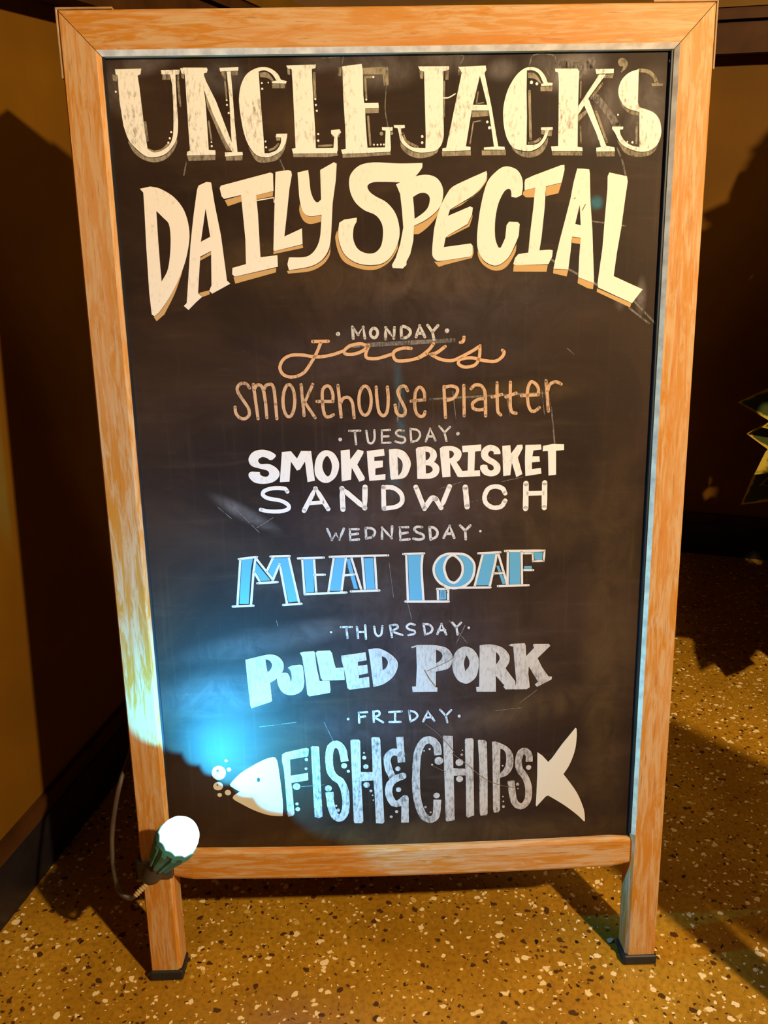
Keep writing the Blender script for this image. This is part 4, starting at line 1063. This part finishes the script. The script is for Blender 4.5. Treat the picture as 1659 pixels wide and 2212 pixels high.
LAYER = {'headline_shadow': .00012, 'title_shadow': .00012, 'lettering_fill': .00012, 'chalk_smudge': .00006, 'chalk_smear': .00008, 'scratch_mark': .00042}
WORDS = {'headline_lettering': 'first word of the cream serif headline|second word of the cream serif headline', 'headline_shadow': 'grey drop shading of the first headline word|grey drop shading of the second headline word', 'title_lettering': 'fat arched cream capitals DAILY|fat arched cream capitals SPECIAL',
 'title_shadow': 'tan drop shading of DAILY|tan drop shading of SPECIAL', 'weekday_lettering': 'small white capitals MONDAY', 'weekday_lettering.001': 'small white capitals TUESDAY', 'weekday_lettering.002': 'small white capitals WEDNESDAY',
 'weekday_lettering.003': 'small white capitals THURSDAY', 'weekday_lettering.004': 'small white capitals FRIDAY', 'script_lettering': 'peach joined-up script line', 'dish_lettering': 'peach letters smokehouse|peach letters platter',
 'dish_lettering.001': 'fat white capitals SMOKED|fat white capitals BRISKET', 'dish_lettering.002': 'white capitals SANDWICH', 'dish_lettering.003': 'white outlines of MEAT|white outlines of LOAF', 'lettering_fill': 'sky blue filling of MEAT|sky blue filling of LOAF',
 'dish_lettering.004': 'block letters PULLED|block letters PORK', 'dish_lettering.005': 'tall thin letters FISH & CHIPS with bubbles', 'fish_drawing': 'white fish head with bubbles|white fish tail', 'chalk_smear': 'faint stray chalk lines',
 'chalk_smudge': 'rubbed grey chalk', 'scratch_mark': 'brown scratches'}
for full, data in WRITING.items():
    key, _, half_ = full.partition('@')
    bm = bmesh.new()
    y0 = PD - LAYER.get(key, .00026)
    for i, line in enumerate(data.strip().split('\n')):
        head, *loops = line.split('|')
        kind, w = head[0], float(head[1:] or 0) / 1000
        y = y0 - .000002 * (i % 20)
        loops = [parse(l) for l in loops]
        if kind == 'P':
            slab(bm, [sample(l, lambda p: p[2] != '~', True) for l in loops], y)
        elif kind == 'D':
            disc(bm, Vector(loops[0][0][:2]), w, y)
        else:
            closed = kind == 'C'
            P = sample(loops[0], lambda p: p[2] == '!', closed, 6)
            Q = []
            # split straight runs so that the hand-drawn width can vary
            for a, b in zip(P, P[1:] + ([P[0]] if closed else [])):
                n = max(1, int((b - a).length / .006))
                Q += [a.lerp(b, t / n) for t in range(n)]
            if not closed: Q.append(P[-1])
            ribbon(bm, Q, w, y, closed, kind == 'B')
            if kind == 'S':
                disc(bm, Q[0], w * .5, y); disc(bm, Q[-1], w * .5, y)
            for p in loops[0]:
                if p[2] == '!': disc(bm, Vector(p[:2]), w * .5, y)
    me = bpy.data.meshes.new(key)
    for f in bm.faces:
        f.normal_update()
        if f.normal.y > 0.5: f.normal_flip()
    bm.to_mesh(me); bm.free()
    me.materials.append(chalks.get(key) or chalks[key.split('.')[0]])
    o = bpy.data.objects.new(key.split('.')[0], me)
    COL.objects.link(o)
    o.parent = panel
    lab = WORDS[key]
    if half_:
        lab = lab.split('|')['ab'.index(half_)]
    tag(o, lab, kind='stuff' if key in ('chalk_smear', 'chalk_smudge', 'scratch_mark') else None)

# ------------------------------------------------------------------ clip-on spotlight
spot = empty('clip_spotlight', (-0.29, 0.02, 0.16))
tag(spot, 'small glowing LED spotlight with black cord clipped to left leg of menu board', 'lamp')
bpy.context.view_layer.update()
SI = spot.matrix_world.inverted()
def B3(x, h, d): return front @ Vector((x, -d, h))
lc = B3(-.2537, .2464, .066)
ln = (B3(.58, .80, .10) - B3(0, 0, 0)).normalized()
lm = Matrix.Translation(lc) @ ln.to_track_quat('Z', 'Y').to_matrix().to_4x4()
lml = SI @ lm
em = bpy.data.materials.new('lit LED lens')
em.use_nodes = True
b_ = em.node_tree.nodes['Principled BSDF']
b_.inputs['Base Color'].default_value = (.8, .9, .95, 1)
b_.inputs['Emission Color'].default_value = (0.55, 0.88, 1.0, 1)
b_.inputs['Emission Strength'].default_value = 4.0
bm = bmesh.new()
rr_ = lathe(bm, [(.0226, -.002), (.0225, .003), (.0215, .009), (.0190, .0150), (.0145, .0200), (.0085, .0232), (.003, .0242)], 40)
bm.faces.new(rr_[-1]); bm.faces.new(rr_[0][::-1])
obj('lens', bm, em, spot, True, mw=lml)
# scalloped rim and finned body
bm = bmesh.new()
n = 96
rings = []
for (r, z, lob) in ((.0226, -.004, 0), (.0226, .0015, 1), (.0238, .0012, 1), (.0242, -.004, 0), (.0225, -.010, 0), (.0180, -.022, 0), (.0145, -.034, 0), (.0125, -.040, 0)):
    ring = []
    for k in range(n):
        a = 2 * PI * k / n
        l = abs(math.sin(6 * a))
        z_ = z + (lob * (.0024 * l - .0020))
        r_ = r + (0 if lob or z > -.006 else .0014 * (1 if (k // 2) % 4 < 2 else -1))
        ring.append(bm.verts.new((r_ * math.cos(a), r_ * math.sin(a), z_)))
    rings.append(ring)
for a, b in zip(rings, rings[1:]):
    for k in range(n):
        bm.faces.new((a[k], a[(k + 1) % n], b[(k + 1) % n], b[k]))
bm.faces.new(rings[-1])
obj('lamp_housing', bm, lamp_grey, spot, mw=lml)
# swivel neck from the housing down to the leg, clamp round the leg
nk0 = lc - ln * .038
leg = B3(-.303, .158, .010)
bm = bmesh.new()
tube(bm, [SI @ p for p in spline([nk0, lc - ln * .052 + (leg - lc) * .15, B3(-.290, .182, .020), leg], 6)], [.0118] * 6 + [.0105] * 6 + [.009] * 7, 14)
obj('neck', bm, lamp_dark, spot, True)
bm = bmesh.new()
box(bm, -.3265, -.281, -.0058, -.0008, .150, .172, .0015)
box(bm, -.3265, -.3212, -.0058, TH + .008, .150, .172, .0015)
box(bm, -.3265, -.281, TH + .003, TH + .008, .150, .172, .0015)
bm.transform(SI @ front)
obj('clamp', bm, lamp_dark, spot)
# ribbed strain relief and cord
s0, s1 = leg, Vector((-.3225, .0085, .1420))
bm = bmesh.new()
pts, rad = [], []
for k in range(37):
    f = k / 36
    pts.append(SI @ s0.lerp(s1, f)); rad.append((.0046 - .0012 * f) * (1.0 if k % 4 < 2 else .72))
tube(bm, pts, rad, 12)
obj('strain_relief', bm, relief_mat, spot)
path = [s1, Vector((-.331, .009, .1375)), Vector((-.3425, .012, .1480)), Vector((-.3485, .024, .1760)), Vector((-.3500, .040, .2060)), Vector((-.3450, .055, .2390)), Vector((-.3380, .068, .2660)), Vector((-.3350, .100, .2750)), Vector((-.3330, .130, .2850)), Vector((-.3340, .200, .2200)), Vector((-.345, .300, .050)), Vector((-.360, .40, .004)), Vector((-.335, .58, .004)), Vector((-.285, .78, .004))]
bm = bmesh.new()
tube(bm, [SI @ p for p in spline(path, 8)], .0030, 10)
obj('power_cord', bm, cord_mat, spot, True)
# the lamp's own light, just above the lens
led = lamp('led_light', 'POINT', lc + ln * .0265, lc + ln, 27.0, (0.02, 0.44, 1.0), 0.0018)
led.rotation_euler = ln.to_track_quat('-Z', 'Y').to_euler()
# broad LED beam; the rim's scalloped shadow edge is put into its strength
led.data.use_nodes = True
nt = led.data.node_tree
em_ = nt.nodes['Emission']
def ln_(typ, op=None, **ins):
    d = nt.nodes.new('ShaderNode' + typ)
    if op: d.operation = op
    for k, v in ins.items():
        k = int(k[1:]) if k[0] == 'i' and k[1:].isdigit() else k.replace('_', ' ')
        if isinstance(v, bpy.types.NodeSocket): nt.links.new(v, d.inputs[k])
        else: d.inputs[k].default_value = v
    return d
tc = ln_('TexCoord')
sp = ln_('SeparateXYZ', i0=tc.outputs['Normal'])
phi = ln_('Math', 'ARCTAN2', i0=sp.outputs[1], i1=sp.outputs[0])
lob = ln_('Math', 'ABSOLUTE', i0=ln_('Math', 'SINE', i0=ln_('Math', 'MULTIPLY', i0=phi.outputs[0], i1=11.0).outputs[0]).outputs[0])
off = ln_('Math', 'MULTIPLY', i0=lob.outputs[0], i1=.07)
cosz = ln_('Math', 'MULTIPLY', i0=sp.outputs[2], i1=-1.0)
val = ln_('Math', 'ADD', i0=cosz.outputs[0], i1=off.outputs[0])
mr = ln_('MapRange', Value=val.outputs[0], From_Min=.085, From_Max=.19)
mr.interpolation_type = 'SMOOTHSTEP'
prof = ln_('MapRange', Value=cosz.outputs[0], From_Min=.05, From_Max=.85, To_Min=.22, To_Max=1.0)
nt.links.new(ln_('Math', 'MULTIPLY', i0=mr.outputs[0], i1=prof.outputs[0]).outputs[0], em_.inputs['Strength'])

# ------------------------------------------------------------------ variegated plant at the right
plant = empty('potted_plant', (0.98, .66, 0))
tag(plant, 'green and yellow variegated leafy plant at right edge before the bar front', 'plant')
def leaf_mat():
    t = NT('variegated leaf')
    at = t.n('Attribute', attribute_name='edge').outputs['Fac']
    nz = t.noise(t.co, 60, 4, .6).outputs['Fac']
    f = t.ramp(t.math('ADD', at, t.math('MULTIPLY', t.math('SUBTRACT', nz, .5), .9)), .45, .75)
    return t.out(t.mix(f, (0.040, 0.050, 0.007), (0.46, 0.33, 0.035)), .7, Specular_IOR_Level=.15)
leafm = leaf_mat()
OUT = [(0, 0), (.30, -.08), (.52, .10), (.40, .30), (.34, .48), (.20, .70), (0, 1.0)]
def leaf(bm, lay, base, tip, nrm, wid, curl=.18, cream=0.0):
    ax = tip - base
    L = ax.length
    ax.normalize()
    sd = ax.cross(nrm).normalized()
    nn = sd.cross(ax)
    def pt(u, v): return base + sd * (u * wid) + ax * (v * L) + nn * (curl * L * (abs(u) * .8 - v * v * .7))
    mid = [bm.verts.new(pt(0, v)) for v in (0, .15, .32, .5, .7, 1.0)]
    for s in (-1, 1):
        e = [bm.verts.new(pt(s * u, v)) for u, v in OUT[1:-1]]
        q = [bm.verts.new(pt(s * u * .55, .12 + v * .8)) for u, v in OUT[1:-1]]
        for x in e: x[lay] = 1.0
        for x in mid: x[lay] = cream
        for x in q: x[lay] = .15 + cream
        mid[-1][lay] = .8
        for i in range(4):
            bm.faces.new((q[i], e[i], e[i + 1], q[i + 1]))
            bm.faces.new((mid[i + 1], q[i], q[i + 1], mid[min(i + 2, 5)])) if i < 3 else bm.faces.new((mid[4], q[3], q[4], mid[5]))
        bm.faces.new((mid[0], e[0], q[0], mid[1]))
        bm.faces.new((q[4], e[4], mid[5]))
rp = random.Random(11)
bm = bmesh.new()
lay = bm.verts.layers.float.new('edge')
PI_ = Vector((0.98, .66, 0))
V = Vector
# leaves that reach into the picture
for b, tp, nr, w, cr_ in ((V((.85, .86, .475)), V((.728, .84, .490)), V((.1, -.9, .3)), .105, 0), (V((.86, .85, .455)), V((.775, .82, .440)), V((.3, -.9, .1)), .07, .2),
                     (V((.85, .87, .405)), V((.765, .86, .415)), V((-.1, -.9, .3)), .09, 0), (V((.85, .84, .375)), V((.772, .82, .345)), V((.1, -.5, .8)), .085, .55),
                     (V((.86, .86, .335)), V((.775, .85, .255)), V((-.3, -.9, .1)), .115, -.1), (V((.88, .85, .33)), V((.79, .82, .32)), V((0, -.6, .7)), .06, .1)):
    leaf(bm, lay, b - PI_, tp - PI_, nr, w, .18, cr_)
def off_right(p):
    """true where a point lies right of the view"""
    q = p + PI_ - cam.matrix_world.translation
    return Vector(cr).dot(q) / Vector(cf).dot(q) > .515
for k in range(1500):
    th = rp.uniform(0, 2 * PI)
    rr0 = .30 * math.sqrt(rp.random())
    b = V((rr0 * math.cos(th), rr0 * math.sin(th), rp.uniform(.16, 1.22)))
    if b.z > .80 + (b.x + .20) * 2.6: continue
    d = V((math.cos(th) * .7, math.sin(th) * .8, rp.uniform(-.6, .5))).normalized() * rp.uniform(.06, .11)
    if not (off_right(b) and off_right(b + d * 1.1) and off_right(b - V((.05, 0, 0)))): continue
    if (b.x + abs(d.x) + .98) * .2756 + (b.y + abs(d.y) + .66) * .9613 > 1.19: continue
    w_ = b + d * .5 + PI_ - V((.795, .84, .40))
    g_ = V((.265, -1.79, 1.32)).normalized()
    if (w_ - g_ * w_.dot(g_)).length < .08: continue
    leaf(bm, lay, b, b + d, V((rp.uniform(-.4, .4), -.5, .7)), rp.uniform(.07, .11))
obj('foliage', bm, leafm, plant, True)
bm = bmesh.new()
for k in range(14):
    th = rp.uniform(0, 2 * PI)
    e = V((.16 * math.cos(th) + .03, .16 * math.sin(th), rp.uniform(.45, .9)))
    tube(bm, spline([V((.03 * math.cos(th), .03 * math.sin(th), .20)), V((.05 * math.cos(th), .05 * math.sin(th), .35)), e], 5), .003, 6)
obj('stem', bm, plain('green stem', (0.05, 0.06, 0.015), .6), plant, True)
bm = bmesh.new()
rr_ = lathe(bm, [(.085, 0), (.10, .10), (.118, .20), (.126, .20), (.126, .225), (.112, .225), (.108, .20)], 32)
bm.faces.new(rr_[0][::-1])
obj('pot', bm, pot_mat, plant, True)
bm = bmesh.new(); bmesh.ops.create_circle(bm, cap_ends=True, segments=32, radius=.110, matrix=Matrix.Translation((0, 0, .205)))
obj('soil', bm, soil_mat, plant)

# ------------------------------------------------------------------ added shadow caster with seat and legs, out of view at right
shadow_caster = empty('shadow_stool', (.700, -.190, 0), (0, 0, R(45)))
tag(shadow_caster, 'added wooden shadow caster with seat and legs right of the menu board', 'shadow_caster')
bm = bmesh.new(); box(bm, -.110, .110, -.15, .15, .60, .635, .008)
obj('seat', bm, bar_dark, shadow_caster)
bm = bmesh.new(); box(bm, -.100, .100, -.145, -.125, .15, .60, .004)  # solid board added to fill out the cast shadow band
obj('shadow_board', bm, bar_dark, shadow_caster)
for x in (-.09, .09):
    for y in (-.14, .14):
        bm = bmesh.new(); box(bm, x - .018, x + .018, y - .018, y + .018, 0, .60, .003)
        obj('leg', bm, bar_dark, shadow_caster)
bm = bmesh.new(); box(bm, -.072, .072, .128, .150, .20, .225, .003)
obj('footrest', bm, bar_dark, shadow_caster)
